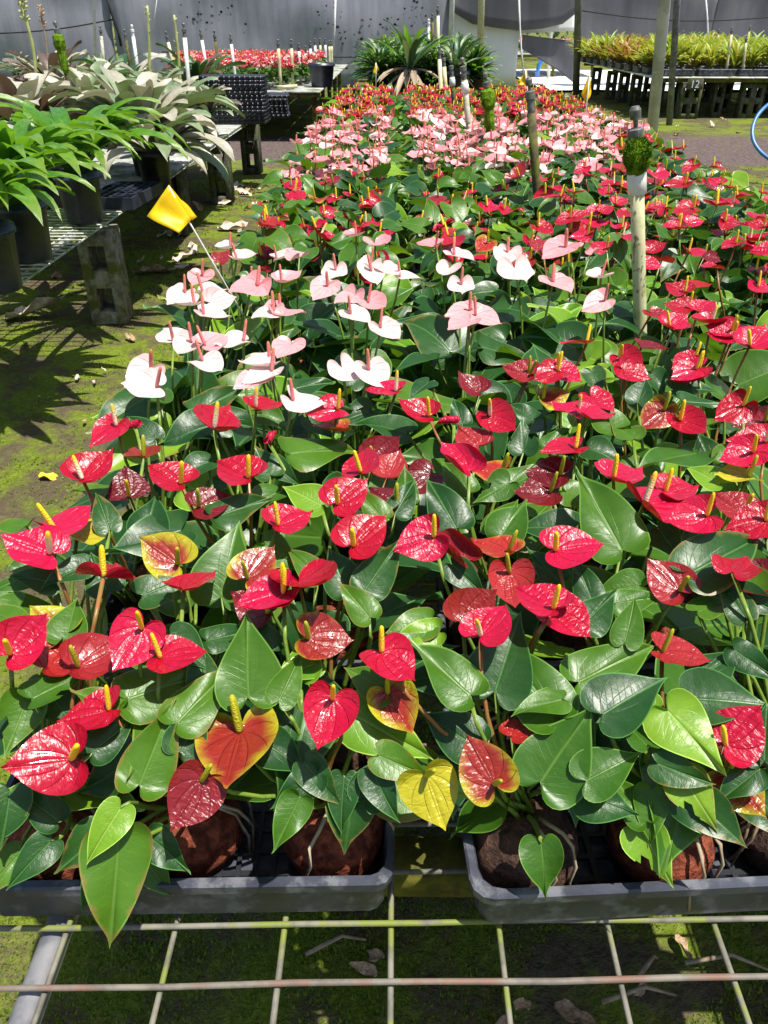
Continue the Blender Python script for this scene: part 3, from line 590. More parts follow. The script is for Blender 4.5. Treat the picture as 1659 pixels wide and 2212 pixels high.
bench_legs('plant_bench', -.55, 1.30, 9.2, 13.2, .55, 'low bench under the large dark green potted plants', [(x, y, .07) for x in (-.45, .4, 1.2) for y in (9.4, 11.2, 13)], 'beam')
XR0 = at_z(1445, 166, .56).x
rb = bench_legs('plant_bench', XR0 - .25, XR0 + 3.6, 13.5, 18.6, .56, 'pale topped bench carrying the yellow-green bromeliads on the right', [], 'postw', nslat=10)
k_ = 0
for px_, d_ in ((1480, 13.6), (1500, 13.6), (1550, 13.9), (1566, 14.6), (1612, 13.7), (1635, 13.7), (1655, 15.5), (1420, 14.6), (1372, 15.6), (1345, 16.4), (1318, 17.2), (1284, 18.0), (1400, 16.6), (1455, 15.8), (1520, 16.5)):
    p_ = at_d(px_, 200, d_); k_ += 1
    cblock(p_.x, d_, gz(p_.x, d_), R(random.uniform(-4, 4)), BLKH if False else block_mesh(M['block'], tall=.485, w=.17), 'cinder block pier under the yellow bromeliad bench, %s of fifteen' % ORD[k_], 'piers under the yellow bromeliad bench')
# painted number on the pier
cu = bpy.data.curves.new('number', 'FONT'); cu.body = '12'; cu.size = .14; cu.extrude = .002
to = bpy.data.objects.new('tmp', cu); COL.objects.link(to); dg = bpy.context.evaluated_depsgraph_get(); me = bpy.data.meshes.new_from_object(to.evaluated_get(dg)); bpy.data.objects.remove(to)
me.materials.clear(); me.materials.append(M['paint'])
p_ = at_d(1488, 189, 13.46)
pl = empty('number_plate', (p_.x + .09, 13.46, .47)); add('plate', MB().box((0, .012, 0), (.24, .012, .15), bev=.003).mesh('plate', M['block']), pl)
add('number', me, pl, T((-.075, .002, -.05)) @ Matrix.Rotation(R(90), 4, 'X')); tag(pl, 'dark plate painted with the white number 12 under bench', 'sign')

# ================================================================== TRAYS
TW, TD, TH = .54, .275, .067
def tray_mesh():
    b = MB()
    def rr(w, d, z, c=.022):
        w, d = w / 2, d / 2; out = []
        for cx, cy, a0 in ((w - c, -d + c, -90), (w - c, d - c, 0), (-w + c, d - c, 90), (-w + c, -d + c, 180)):
            for q in range(4): a = R(a0 + 30 * q); out.append((cx + c * math.cos(a), cy + c * math.sin(a), z))
        return out
    out = [rr(TW - .024, TD - .024, 0), rr(TW - .018, TD - .018, .004), rr(TW - .010, TD - .010, TH - .016), rr(TW + .002, TD + .002, TH - .014), rr(TW + .004, TD + .004, TH - .002), rr(TW, TD, TH),
           rr(TW - .014, TD - .014, TH), rr(TW - .018, TD - .018, TH - .004), rr(TW - .030, TD - .030, .006)]
    b.loft(out, 0, True, False)
    return b.mesh('tray', M['tray'], False)
TRM = tray_mesh(); tm = TRM
b = MB()
for i in range(22): b.box((-.25 + .5 * i / 21, 0, .0075), (.006, .23, .005))
for i in range(10): b.box((0, -.115 + .23 * i / 9, .0075), (.5, .006, .004))
TRF = b.mesh('tray_lattice', M['blk'], False)
TRX = [-.27, .34, .95]; TY0, TP = .424, .302; NROW = 22; ZT = ZB + .004
plants = []
for r_ in range(NROW):
    for c_ in range(3):
        rz = R(random.uniform(-1.2, 1.2)); yc = TY0 + TD / 2 + TP * r_ + random.uniform(-.006, .006); xc = TRX[c_] + random.uniform(-.01, .01)
        if r_ == 0: rz = R((1.6, 3.6, 1)[c_]); yc = TY0 + TD / 2 + (0, .008, .02)[c_]; xc = TRX[c_]
        if True:
            e = empty('plant_tray', (xc + (.065 if c_ == 0 else 0), yc, ZT), rz); e.scale = (.76 if c_ == 0 else 1, 1, 1); add('tray_shell', TRM, e); add('tray_lattice', TRF, e)
            tag(e, 'black plastic plant tray, %s column of the main bench, %s row from the front' % (('left', 'middle', 'right')[c_], ORD[r_ + 1]), 'tray', 'plant trays on the main bench')
        for j in range(2):
            for i in range(1 if c_ == 0 else 0, 4):
                q = RZ(rz) @ Vector(((-.2025 + .135 * i) + random.uniform(-.008, .008), (-.062 + .124 * j) + random.uniform(-.006, .006), 0))
                plants.append(dict(p=Vector((xc + q.x, yc + q.y, ZT + .009)), tray=(r_, c_), pos=(j, i), hl=[], hf=[]))

# ================================================================== ANTHURIUMS
def zone(x, y):
    """which kind grows there"""
    if y < 1.0: return 'red'
    if y < 1.95: 
        if x < .05 or (y > 1.28 and x < .40): return 'pink'
        return 'redR' if x > .40 else 'red'
    if y < 2.95: return 'redR' if x > .42 else 'redM'
    if y < 4.75: return 'pink2' if not (y < 3.9 and x > .95) else 'redR'
    return 'redF'
# --- flowers and leaves read from the photo: crop letter, junction, tip, tilt towards the camera, sideways tilt, kind, spadix
CROP = {'A': (0, 1200), 'B': (800, 1200), 'C': (1600, 1200), 'D': (0, 1900), 'E': (800, 1900), 'F': (1600, 1900), 'P': (800, 500), 'Q': (0, 550), 'R': (1600, 500)}
def cpx(c, x, y): a = CROP[c]; return (a[0] + x / 1.8433) * .6636, (a[1] + y / 1.8433) * .6636
FL = """A 700 345 570 445 10 -10 red cream;A 815 355 728 222 -30 0 red none r;A 862 532 872 415 -4 0 old green;A 495 665 697 540 8 0 red cream;A 775 768 745 610 28 0 dark yellow
A 1085 690 878 572 15 10 red yellow;A 1195 830 1390 755 22 0 dark green;A 1490 655 1290 545 12 0 red yellow;A 325 962 560 815 0 -8 red yellow;A 300 1110 5 1015 18 5 red cream
A 1065 1170 825 1010 40 0 old green;A 620 1250 755 1080 -18 20 red yellow;A 1100 1322 1265 1238 -14 0 red none;A 1485 1260 1640 1080 28 0 old green;A 1285 360 1420 232 -5 20 red cream;A 1535 236 1655 205 0 0 red cream
A 460 1010 560 955 5 0 green none;A 1615 445 1650 372 10 0 red none r;A 940 108 780 100 32 0 white pink
B 552 812 740 650 34 -8 red yellow;B 648 1062 850 862 30 -10 red yellow;B 1128 1010 910 1092 38 0 red yellow;B 1310 1140 1105 955 20 0 dull none r;B 1582 1225 1600 1388 30 0 dull green;B 1575 1102 1395 1040 -6 0 orange green
B 905 818 760 735 10 0 dark green;B 768 552 885 468 32 0 dark green;B 690 622 705 505 15 -20 red yellow;B 1110 632 985 725 28 0 dark none;B 1098 285 915 225 20 0 red yellow;B 1250 330 1150 190 -25 0 red none r
B 1465 282 1600 390 34 0 red cream;B 1395 462 1290 350 22 0 dull none;B 1340 610 1175 455 15 0 red none r;B 552 245 450 268 20 0 red yellow;B 900 138 825 130 2 0 red cream;B 1535 622 1390 610 5 0 orange green;B 585 372 475 380 -8 0 orange none
B 195 942 370 862 12 0 red yellow;B 228 1335 12 1392 4 0 red yellow;B 320 1282 530 1415 -18 0 red none;B 130 1466 22 1410 20 0 dark yellow;B 285 192 432 212 6 0 white pink;B 740 8 800 80 12 0 white pink;B 1402 140 1312 82 20 0 dark none
B 850 650 900 580 5 0 dull none
C 505 482 290 490 -4 0 red yellow;C 385 1090 690 1030 20 -6 red yellow;C 730 660 915 580 2 0 red yellow;C 915 812 1185 780 2 10 red cream;C 1042 742 1222 700 8 0 red yellow;C 1292 882 1090 930 34 0 red yellow;C 1515 866 1350 755 14 0 dull yellow
C 1645 912 1505 940 25 0 red yellow;C 1645 440 1405 430 20 0 red cream;C 1570 500 1450 545 34 0 red yellow;C 1510 225 1430 268 32 0 red yellow;C 1132 312 1218 385 20 0 red yellow;C 1035 252 965 315 32 0 old green;C 520 270 378 218 0 0 red cream;C 560 280 690 268 0 0 red none
C 310 182 440 150 25 0 old green;C 352 742 180 765 30 0 dark green;C 410 640 275 620 20 0 dark green;C 1125 1332 975 1182 30 8 dull green;C 1540 650 1395 652 -5 0 green green;C 400 15 310 55 20 0 red yellow;C 228 40 145 10 25 0 dull green;C 602 172 700 225 10 0 red none
C 1640 320 1570 330 20 0 dark green;C 790 5 870 30 25 0 red none;C 1230 5 1120 45 20 0 red yellow;C 1450 1222 1555 1125 -12 0 red none;C 1620 1290 1290 1290 12 0 dark none
D 430 1050 5 1112 38 0 red yellow;D 62 420 262 232 36 0 red yellow;D 470 502 770 397 14 10 dull green;D 852 270 705 480 34 0 red yellow;D 962 446 1190 400 4 0 red yellow;D 655 760 438 800 4 0 red yellow;D 1440 890 1382 1100 -10 -8 old green
D 1210 1182 1038 1452 44 0 dark green .03;D 300 500 420 420 10 0 orange none;D 370 300 265 215 25 0 old none
E 520 690 430 995 38 0 red yellow .02;E 815 410 1015 602 10 0 red yellow;E 375 330 545 335 28 0 old green;E 852 655 972 862 40 0 old green;E 1410 312 1550 112 15 -8 red cream;E 1300 222 1432 122 28 0 old none;E 1490 1202 1380 995 42 0 old green .04
E 1082 1150 1205 1478 48 0 green green .03;E 1600 920 1640 885 0 0 orange none;E 225 60 20 100 5 0 red yellow
F 1402 962 1612 722 40 0 red yellow;F 1415 1150 1540 1290 34 0 old green;F 1025 412 1280 462 -2 0 dull green;F 370 150 200 48 4 0 red yellow;F 372 152 525 275 14 0 red none
P 490 795 400 880 18 0 pink pink;P 540 700 500 760 8 0 white pink;P 755 705 780 768 14 0 white pink;P 735 895 832 962 16 0 pink pink;P 630 962 730 1000 8 0 white pink;P 650 852 580 880 8 0 pink none;P 205 945 368 955 -6 0 pink pink;P 155 1305 100 1322 8 0 white pink
P 810 1047 915 1102 8 0 white pink;P 1140 550 1050 535 8 0 pink pink;P 1250 607 1385 634 0 0 white pink;P 1577 597 1550 692 14 0 white pink;P 1295 787 1300 847 5 0 white pink;P 1345 942 1250 960 10 0 pink pink;P 1380 970 1492 1012 22 0 pink pink;P 775 540 858 606 5 0 pink none
P 662 492 585 515 2 0 pink pink;P 40 782 102 862 6 0 pink pink;P 925 742 1000 740 4 0 white pink;P 215 772 282 757 2 0 pink pink;P 1220 690 1190 742 18 0 white none;P 1340 1010 1220 1045 0 0 pink none;P 320 622 250 585 8 0 pink none;P 750 660 700 690 5 0 white pink;P 830 690 890 720 5 0 white none
P 100 1345 10 1375 5 0 pink none;P 270 1150 225 1190 5 0 pink none;P 580 1285 660 1330 10 0 white none
Q 1215 640 1160 690 8 0 pink pink;Q 1215 732 1360 736 2 0 white pink;Q 1110 742 1010 802 14 0 white pink;Q 1165 812 1078 822 4 0 white pink;Q 1222 872 1370 876 2 0 white pink;Q 1040 1032 988 970 12 0 white pink;Q 1150 1040 1090 1122 20 0 white pink;Q 1230 1060 1282 1030 20 0 pink pink
Q 1462 1032 1310 1062 4 0 white pink;Q 1215 1152 1332 1226 10 0 white pink;Q 1382 472 1300 500 2 0 white pink;Q 1420 540 1500 545 2 0 white pink;Q 1545 702 1372 742 10 8 pink pink;Q 1622 1172 1520 1192 2 0 white pink;Q 905 1200 782 1286 30 0 white pink;Q 1642 852 1590 870 4 0 white pink;Q 1260 800 1330 790 40 0 white none
Q 1320 550 1350 520 20 0 dull none;Q 1600 620 1550 600 5 0 red none r;Q 1560 230 1500 240 15 0 dull none;Q 1570 345 1610 300 -10 0 red none
R 445 560 305 622 14 0 pink pink;R 470 560 530 520 5 0 pink none;R 95 592 58 690 16 0 white pink;R 140 690 230 795 8 0 white none;R 658 738 575 770 4 0 white pink;R 370 770 490 827 2 0 pink pink;R 680 882 612 912 32 0 pink pink;R 590 605 640 560 10 0 pink none r
R 570 1142 425 995 -22 0 red yellow;R 775 1228 885 1310 34 0 red yellow;R 1068 1034 1180 955 28 0 red yellow;R 1182 925 1120 915 20 0 red yellow;R 1240 940 1308 890 20 0 red none;R 1318 1015 1185 1035 -4 0 red cream;R 1440 1062 1350 1050 28 0 red yellow;R 1550 1150 1648 1010 30 0 red yellow;R 1215 1242 1120 1275 8 0 red yellow
R 1245 1292 1120 1345 26 0 red yellow;R 1465 540 1385 556 4 0 red yellow;R 1350 685 1268 692 -8 0 red none;R 1160 832 1072 792 20 0 red yellow;R 1190 800 1325 785 5 0 orange none;R 1600 800 1655 825 2 0 red yellow;R 1182 592 1270 582 10 0 red yellow;R 470 385 382 412 28 0 red yellow;R 490 390 555 345 28 0 red none
R 640 345 572 352 28 0 red yellow;R 660 350 722 310 26 0 red none;R 1125 445 1010 470 12 0 red yellow;R 1180 420 1265 400 26 0 red none;R 1350 312 1462 292 -2 0 red yellow;R 1210 330 1078 368 18 0 red yellow;R 1045 328 988 330 0 0 red yellow;R 412 262 308 262 -6 0 red yellow;R 495 235 560 200 2 0 red yellow
R 562 85 492 115 26 0 red yellow;R 560 130 640 115 -4 0 red none;R 1160 182 1030 192 14 0 red yellow;R 1372 182 1300 148 22 0 red yellow;R 1210 72 1140 112 24 0 red yellow;R 985 120 1050 170 10 0 red none;R 930 170 975 140 20 0 dull none;R 700 240 645 210 26 0 red yellow;R 745 300 825 262 26 0 red yellow
R 575 490 500 500 24 0 red yellow;R 690 570 600 545 24 0 red yellow;R 280 440 370 488 20 0 red yellow;R 225 640 160 655 28 0 dull yellow;R 1100 1050 1130 1000 5 0 red none;R 1630 440 1570 420 22 0 red yellow;R 1585 390 1650 340 10 0 red none;R 100 580 200 570 5 0 dull none;R 390 1300 470 1340 18 0 red yellow;R 225 1320 140 1295 24 0 dull green
R 940 590 1000 575 20 0 red none;R 1020 640 1070 520 -20 0 red none;R 900 660 1000 680 25 0 red yellow;R 960 960 1020 980 5 0 dull none;R 900 1160 965 1165 0 0 dark none;R 1450 1100 1340 1080 25 0 red yellow;R 820 360 750 390 5 0 red none;R 1280 620 1330 640 15 0 dark none;R 310 560 260 540 20 0 dull none"""
LF = """A 1180 258 1472 100 24 0 dark;A 880 1000 932 712 40 0 dark;A 1330 1362 1432 888 42 -10 mid;A 1085 975 618 1112 18 0 dark;A 655 962 592 770 38 0 dark;A 900 160 522 402 26 0 dark;A 1285 340 918 432 12 0 dark;A 1300 890 1640 762 22 0 dark;A 960 200 985 140 10 0 mid;A 1250 560 1120 620 20 0 dark
A 640 740 450 735 5 0 mid;A 160 940 5 940 -4 0 mid;A 520 1180 350 1250 30 0 dark;A 640 1330 560 1150 30 0 dark;A 330 1290 155 1250 30 0 dark;A 200 1220 5 1310 15 0 mid;A 860 1360 1030 1290 35 0 dark;A 120 1430 30 1460 20 0 mid;A 1620 640 1580 560 30 0 dark;A 930 420 760 260 35 0 dark
B 272 512 690 450 16 10 mid;B 1262 952 1072 620 34 0 dark;B 452 820 212 682 26 0 young;B 600 1322 482 1050 40 0 dark;B 720 1322 935 1005 40 0 dark;B 742 1490 545 1262 38 0 mid;B 965 385 640 290 20 0 dark;B 1330 740 1160 525 34 0 mid;B 960 800 950 602 36 0 mid;B 640 250 735 200 -5 0 mid;B 140 560 330 700 36 0 dark;B 180 750 0 830 10 0 mid
B 1580 700 1655 640 30 0 mid;B 1480 985 1650 770 36 0 mid;B 1300 330 1260 215 36 0 dark;B 430 1250 310 1130 36 0 mid;B 850 1180 650 1160 36 0 dark;B 740 260 520 330 20 0 dark;B 1100 80 970 180 10 0 dark;B 640 100 700 30 34 0 dark;B 300 120 545 55 20 0 dark;B 100 270 220 330 30 0 mid;B 380 300 420 330 30 0 dark;B 1240 1180 1360 1290 38 0 dark;B 820 900 760 830 36 0 mid;B 120 1060 300 1180 38 0 mid
B 900 870 1020 640 34 0 dark
C 780 1082 490 592 40 0 mid;C 1202 1225 1662 975 22 8 dark;C 592 482 838 572 18 0 dark;C 1370 690 1218 598 20 0 young;C 740 360 560 200 25 0 mid;C 1230 510 850 560 -8 0 mid;C 330 470 450 360 30 0 mid;C 530 240 440 440 25 0 young;C 190 500 185 285 40 0 dark;C 850 420 770 360 10 0 mid;C 880 200 920 80 35 0 dark;C 1150 200 1390 205 10 0 dark
C 480 960 130 930 20 0 dark;C 600 1380 520 1190 40 0 dark;C 880 1300 700 1330 35 0 mid;C 1000 960 1060 1040 30 0 dark;C 1560 1320 1500 1230 30 0 mid;C 1480 1340 1655 1430 36 0 dark;C 100 690 10 740 30 0 mid;C 60 1000 215 750 36 0 mid;C 400 1270 300 1170 38 0 dark;C 1320 560 1240 400 35 0 dark;C 1400 560 1450 490 30 0 mid;C 450 740 520 760 20 0 mid;C 250 300 160 250 25 0 dark
C 600 20 640 130 30 0 dark;C 960 30 1000 90 30 0 dark;C 1100 130 1390 110 15 0 dark;C 1580 960 1650 1050 30 0 dark
D 778 690 1312 495 26 0 mid;D 840 1200 1050 672 40 -6 mid;D 1492 672 1465 155 46 0 mid;D 1070 830 1405 462 24 0 mid;D 160 700 30 1045 40 0 mid;D 200 690 395 585 10 0 mid;D 1230 640 1170 315 40 0 dark;D 700 760 560 700 20 0 mid;D 300 660 395 790 36 0 dark;D 400 330 430 200 25 0 mid;D 1250 340 1420 300 20 0 dark;D 1030 330 1120 400 30 0 dark
D 560 1010 720 870 40 0 dark;D 1230 1200 1560 1050 30 0 dark -.04;D 720 1350 508 1690 48 0 young .04;D 712 1520 668 2235 52 0 mid .045;D 40 1350 110 1290 20 0 young;D 60 1250 30 1480 44 0 dark;D 340 1420 250 1350 30 0 dark;D 1090 1000 1190 810 36 0 dark;D 100 240 5 180 10 0 mid;D 600 1500 430 1660 40 0 dark -.02;D 640 1650 505 1925 50 0 dark -.02;D 860 1640 990 1830 48 0 mid -.03;D 900 1520 1050 1650 40 0 dark;D 300 1550 120 1740 44 0 dark;D 120 1620 0 1750 40 0 mid;D 70 1300 5 1420 40 0 dark
E 1340 665 965 330 28 10 mid;E 1500 640 1660 145 42 0 dark;E 1372 970 1030 770 30 0 dark -.02;E 650 790 1148 1052 34 0 young -.04;E 800 1032 1132 1175 34 0 mid;E 590 1165 575 1358 46 0 dark;E 320 1292 165 1620 46 0 mid;E 640 1260 600 1660 48 0 dark;E 760 1130 830 1270 36 0 dark;E 200 700 330 430 36 0 mid;E 160 400 30 240 34 0 dark;E 1100 240 870 300 20 0 mid;E 1150 290 1010 320 30 0 young
E 120 960 300 1070 30 0 dark -.02;E 360 1080 440 1180 40 0 dark;E 1240 1090 1240 1240 40 0 dark -.04;E 850 640 780 600 30 0 mid;E 420 480 250 545 20 0 young;E 330 560 360 330 20 0 young;E 720 1290 830 1120 40 0 dark;E 420 1150 250 1280 40 0 dark
F 372 782 12 308 36 0 mid;F 528 588 1010 330 28 0 mid;F 302 1182 607 702 44 0 mid;F 672 782 1075 535 24 0 dark;F 1060 765 1424 1148 30 0 young;F 572 1182 918 1000 32 0 mid;F 556 1272 905 1382 40 0 dark;F 1205 690 1700 720 30 0 dark;F 1640 1060 1640 700 40 0 dark;F 965 1240 955 1560 48 0 mid;F 1150 1160 1302 1390 46 0 young;F 950 760 780 690 20 0 young
F 930 970 830 860 -8 0 mid;F 1250 560 1500 390 22 0 dark;F 800 350 840 190 38 0 mid;F 560 240 640 150 30 0 dark;F 1460 400 1700 560 34 0 dark;F 1520 200 1400 20 38 0 dark;F 750 120 900 90 30 0 mid;F 1240 170 1440 90 -4 0 mid;F 1120 1270 1330 1500 46 0 dark;F 1250 1320 1500 1560 46 0 dark;F 900 1480 1100 1830 50 0 young;F 920 1420 860 1340 30 0 mid;F 1000 1080 1180 1150 40 0 dark;F 1550 1250 1655 1400 44 0 dark -.04;F 300 1560 330 1870 48 0 mid;F 1600 1120 1500 1200 34 0 dark
F 130 640 10 560 34 0 dark;F 420 700 180 750 10 0 mid"""
FZ = [(0, .87), (500, .865), (900, .855), (1200, .845), (1350, .825), (1500, .79), (1650, .755), (1750, .715), (1850, .675), (2000, .635), (2300, .60)]
def interp(tb, x):
    for (a, b_), (c, d) in zip(tb, tb[1:]):
        if x <= c: return b_ + (d - b_) * (x - a) / (c - a)
    return tb[-1][1]
def hero_basis(j, t, a, s, z):
    """organ lying in a plane through the junction: returns matrix with the blade's real size"""
    J = at_z(*j, z); tc = CAM - J; tc.z = 0; tc.normalize(); side = Vector((-tc.y, tc.x, 0))
    n = (Vector((0, 0, 1)) * math.cos(R(a)) + tc * math.sin(R(a)) + side * math.tan(R(s))).normalized()
    d = ray(*t); den = d.dot(n)
    P = CAM + d * ((J - CAM).dot(n) / den) if abs(den) > .12 else None
    if P is None or (P - J).length > .22 or (P - CAM).dot(fw) < .1:
        w = (J - CAM).dot(fw); P = CAM + d * w; P = P - n * (P - J).dot(n)
    w = (J - CAM).dot(fw); cap = 1.5 * w / FPX * math.hypot(t[0] - j[0], t[1] - j[1]); v = P - J
    return J, n, (v.normalized() * cap if v.length > cap else v)
def nearest(J, front=0):
    best = None; bd = 9
    for p_ in plants:
        q = p_['p']; d = (q.x - J.x) ** 2 + (q.y + .02 - J.y) ** 2 + .002 * (len(p_['hl']) + 2 * len(p_['hf']))
        if d < bd: bd = d; best = p_
    return best
hz = random.Random(77)
for ln in FL.replace('\n', ';').split(';'):
    w = ln.split(); j = cpx(w[0], float(w[1]), float(w[2])); t = cpx(w[0], float(w[3]), float(w[4]))
    z = interp(FZ, j[1]) + hz.uniform(-.006, .008) + (.012 if w[7] in ('pink', 'white') else 0) - (.025 if w[7] in ('old', 'dark', 'orange', 'green', 'dull') else 0)
    z += float(w[9]) if len(w) > 9 and w[9] != 'r' else 0
    J, n, v = hero_basis(j, t, float(w[5]) * 1.0, float(w[6]), z)
    mn_ = .028 if w[-1] == 'r' or (w[0] == 'E' and w[1] == '1600') else (.048 if w[7] in ('pink', 'white') else (.045 if J.y < 1.0 else .044))
    if w[0] == 'D' and w[1] == '1440': mn_ = .070
    L = max(mn_, min(.105, v.length)); pl = nearest(J)
    pl['hf'].append((J, n, v, L, w[7], w[8], w[-1] == 'r'))
for ln in LF.replace('\n', ';').split(';'):
    w = ln.split(); j = cpx(w[0], float(w[1]), float(w[2])); t = cpx(w[0], float(w[3]), float(w[4]))
    z = interp(FZ, j[1]) - (.03 if j[1] < 1500 else .012) + hz.uniform(-.01, .01) + (float(w[8]) if len(w) > 8 else 0)
    J, n, v = hero_basis(j, t, float(w[5]), float(w[6]), z)
    L = max(.05, min(.165, v.length)); nearest(J)['hl'].append((J, n, v, L, w[7]))

def ball_mesh(mat, seed):
    rg = random.Random(seed); b = MB()
    b.lathe([(.032, 0), (.046, .008), (.053, .020), (.055, .034), (.053, .048), (.046, .062), (.034, .072), (.018, .078), (.006, .081)], 20, jit=.0040, rng=rg); return b.mesh('root_ball', mat)
BALLS = [ball_mesh(M['ball'] if i % 3 else M['ballb'], i) for i in range(6)]
def root_mesh(seed):
    rg = random.Random(seed); b = MB()
    for i in range(6):
        a = rg.uniform(0, 6.28); r0 = rg.uniform(.008, .02); pts = []
        for q in range(7):
            t = q / 6; rr_ = r0 + min(1, t * 1.7) * (.062 - r0) * rg.uniform(.97, 1.04); pts.append((math.cos(a) * rr_, math.sin(a) * rr_, .086 + .012 * math.sin(t * 3.1) - .082 * t * t)); a += rg.uniform(-.15, .15)
        b.tube(pts, [.0024, .0023, .0021, .002, .0018, .0016, .0012], 5)
    return b.mesh('roots', M['root'])
ROOTS = [root_mesh(i) for i in range(4)]

def random_organs(pl, rg):
    """leaves and flowers that fill the plant out around those read from the photo"""
    p_ = pl['p']; zn = zone(p_.x, p_.y); hero = p_.y < 1.95
    leaves, flowers = [], []
    nl = rg.randint(6, 9) if p_.y < 1.0 else rg.randint(10, 13)
    if pl['hl']: nl = max(5, nl - len(pl['hl']) // 2)
    if p_.y < .53: nl = 2
    elif p_.y < .8: nl = min(nl, 4)
    a0 = rg.uniform(0, 6.28)
    for i in range(nl):
        a = a0 + i * 2.4 + rg.uniform(-.4, .4); t = i / nl
        if p_.y < .62: hgt = rg.uniform(.085, .155); rad = rg.uniform(.035, .075)
        elif hero: hgt = .11 + .115 * t + rg.uniform(-.02, .02); rad = rg.uniform(.035, .085) * (1.2 - .5 * t)
        else: hgt = .12 + .16 * t + rg.uniform(-.02, .025); rad = rg.uniform(.03, .085) * (1.2 - .5 * t)
        out_ = Vector((math.cos(a), math.sin(a), 0))
        if p_.y < .60 and out_.y < -.3: out_.y *= .3; rad *= .6
        J = p_ + out_ * rad + Vector((0, 0, hgt))
        pitch = rg.gauss(-.30 if t < .6 else -.05, .38); v = out_ * math.cos(pitch) + Vector((0, 0, math.sin(pitch)))
        n = (Vector((0, 0, 1)) + out_ * math.sin(-pitch) * 1.0 + Vector((rg.gauss(0, .42), rg.gauss(-.10, .42), 0))).normalized()
        L = (rg.uniform(.088, .128) if p_.y < 1.95 else rg.uniform(.070, .108)) * (1.12 if zn in ('pink', 'pink2') else 1.0) * (.85 if p_.y < .62 else 1)
        q = rg.random(); kind = 'young' if q > .90 else ('mid' if q > (.72 if zn == 'pink' else .38) else 'dark')
        leaves.append((J, n, v, L, kind))
    if hero and (pl['hf'] or p_.y < 1.0): nf = 0
    else: nf = {'red': 1, 'pink': rg.choice((0, 0, 1)), 'redR': rg.choice((2, 2, 3)), 'redM': rg.choice((1, 1, 2, 2, 3)), 'pink2': rg.choice((3, 4, 5)), 'redF': rg.choice((5, 6))}[zn]
    for i in range(nf):
        a = rg.uniform(0, 6.28); rad = rg.uniform(.0, .075); hgt = rg.uniform(.24, .325) if zn in ('pink', 'pink2') else rg.uniform(.22, .305)
        if zn in ('red', 'redM'): hgt = rg.uniform(.2, .29)
        J = p_ + Vector((math.cos(a) * rad, math.sin(a) * rad, hgt)); ta = rg.uniform(0, 6.28)
        tilt = abs(rg.gauss(0, .28)); az = rg.gauss(-1.57, 1.1)
        n = Vector((math.cos(az) * tilt, math.sin(az) * tilt, 1)).normalized(); v = Vector((math.cos(ta), math.sin(ta), rg.gauss(0, .15)))
        if zn in ('pink', 'pink2'): kd = 'pink' if rg.random() < (.8 if zn == 'pink2' else .5) else 'white'; sx = 'pink'; L = rg.uniform(.046, .066)
        else:
            q = rg.random(); kd = 'red' if q < .72 else ('dull' if q < .85 else ('orange' if q < .93 else 'dark')); L = rg.uniform(.042, .064)
            if zn == 'redF': kd = 'red' if q < .62 else ('orange' if q < .92 else 'old')
            sx = rg.choice(('yellow', 'yellow', 'yellow', 'cream')) if kd == 'red' else rg.choice(('green', 'yellow'))
        flowers.append((J, n, v, L, kd, sx, False))
    return leaves, flowers
def spadix_matrix(J, n, v, L, rg):
    d = (n * .75 + Vector((0, 0, .55)) - v.normalized() * .10 + Vector((rg.gauss(0, .12), rg.gauss(0, .12), 0))).normalized()
    l = L * rg.uniform(.54, .66) if L > .05 else L * .70; l = min(l, .046); w_ = L * rg.uniform(.052, .062) / .11
    return T(J + n * .001) @ d.to_track_quat('Z', 'Y').to_matrix().to_4x4() @ Matrix.Diagonal((w_, w_, l, 1))
def in_view(p_, m=60):
    q = proj(p_ + Vector((0, 0, .22))); return q[2] > .1 and -m - 150 / q[2] < q[0] < 1659 + m + 330 / q[2] and -100 < q[1] < 2600
vis = [p_ for p_ in plants if in_view(p_['p'])]
vis.sort(key=lambda q: q['p'].y)
NEAR, FAR = vis[:300], vis[300:]
CN = {'red': 'red', 'redR': 'red', 'redM': 'red', 'redF': 'red', 'pink': 'pale pink', 'pink2': 'pink'}
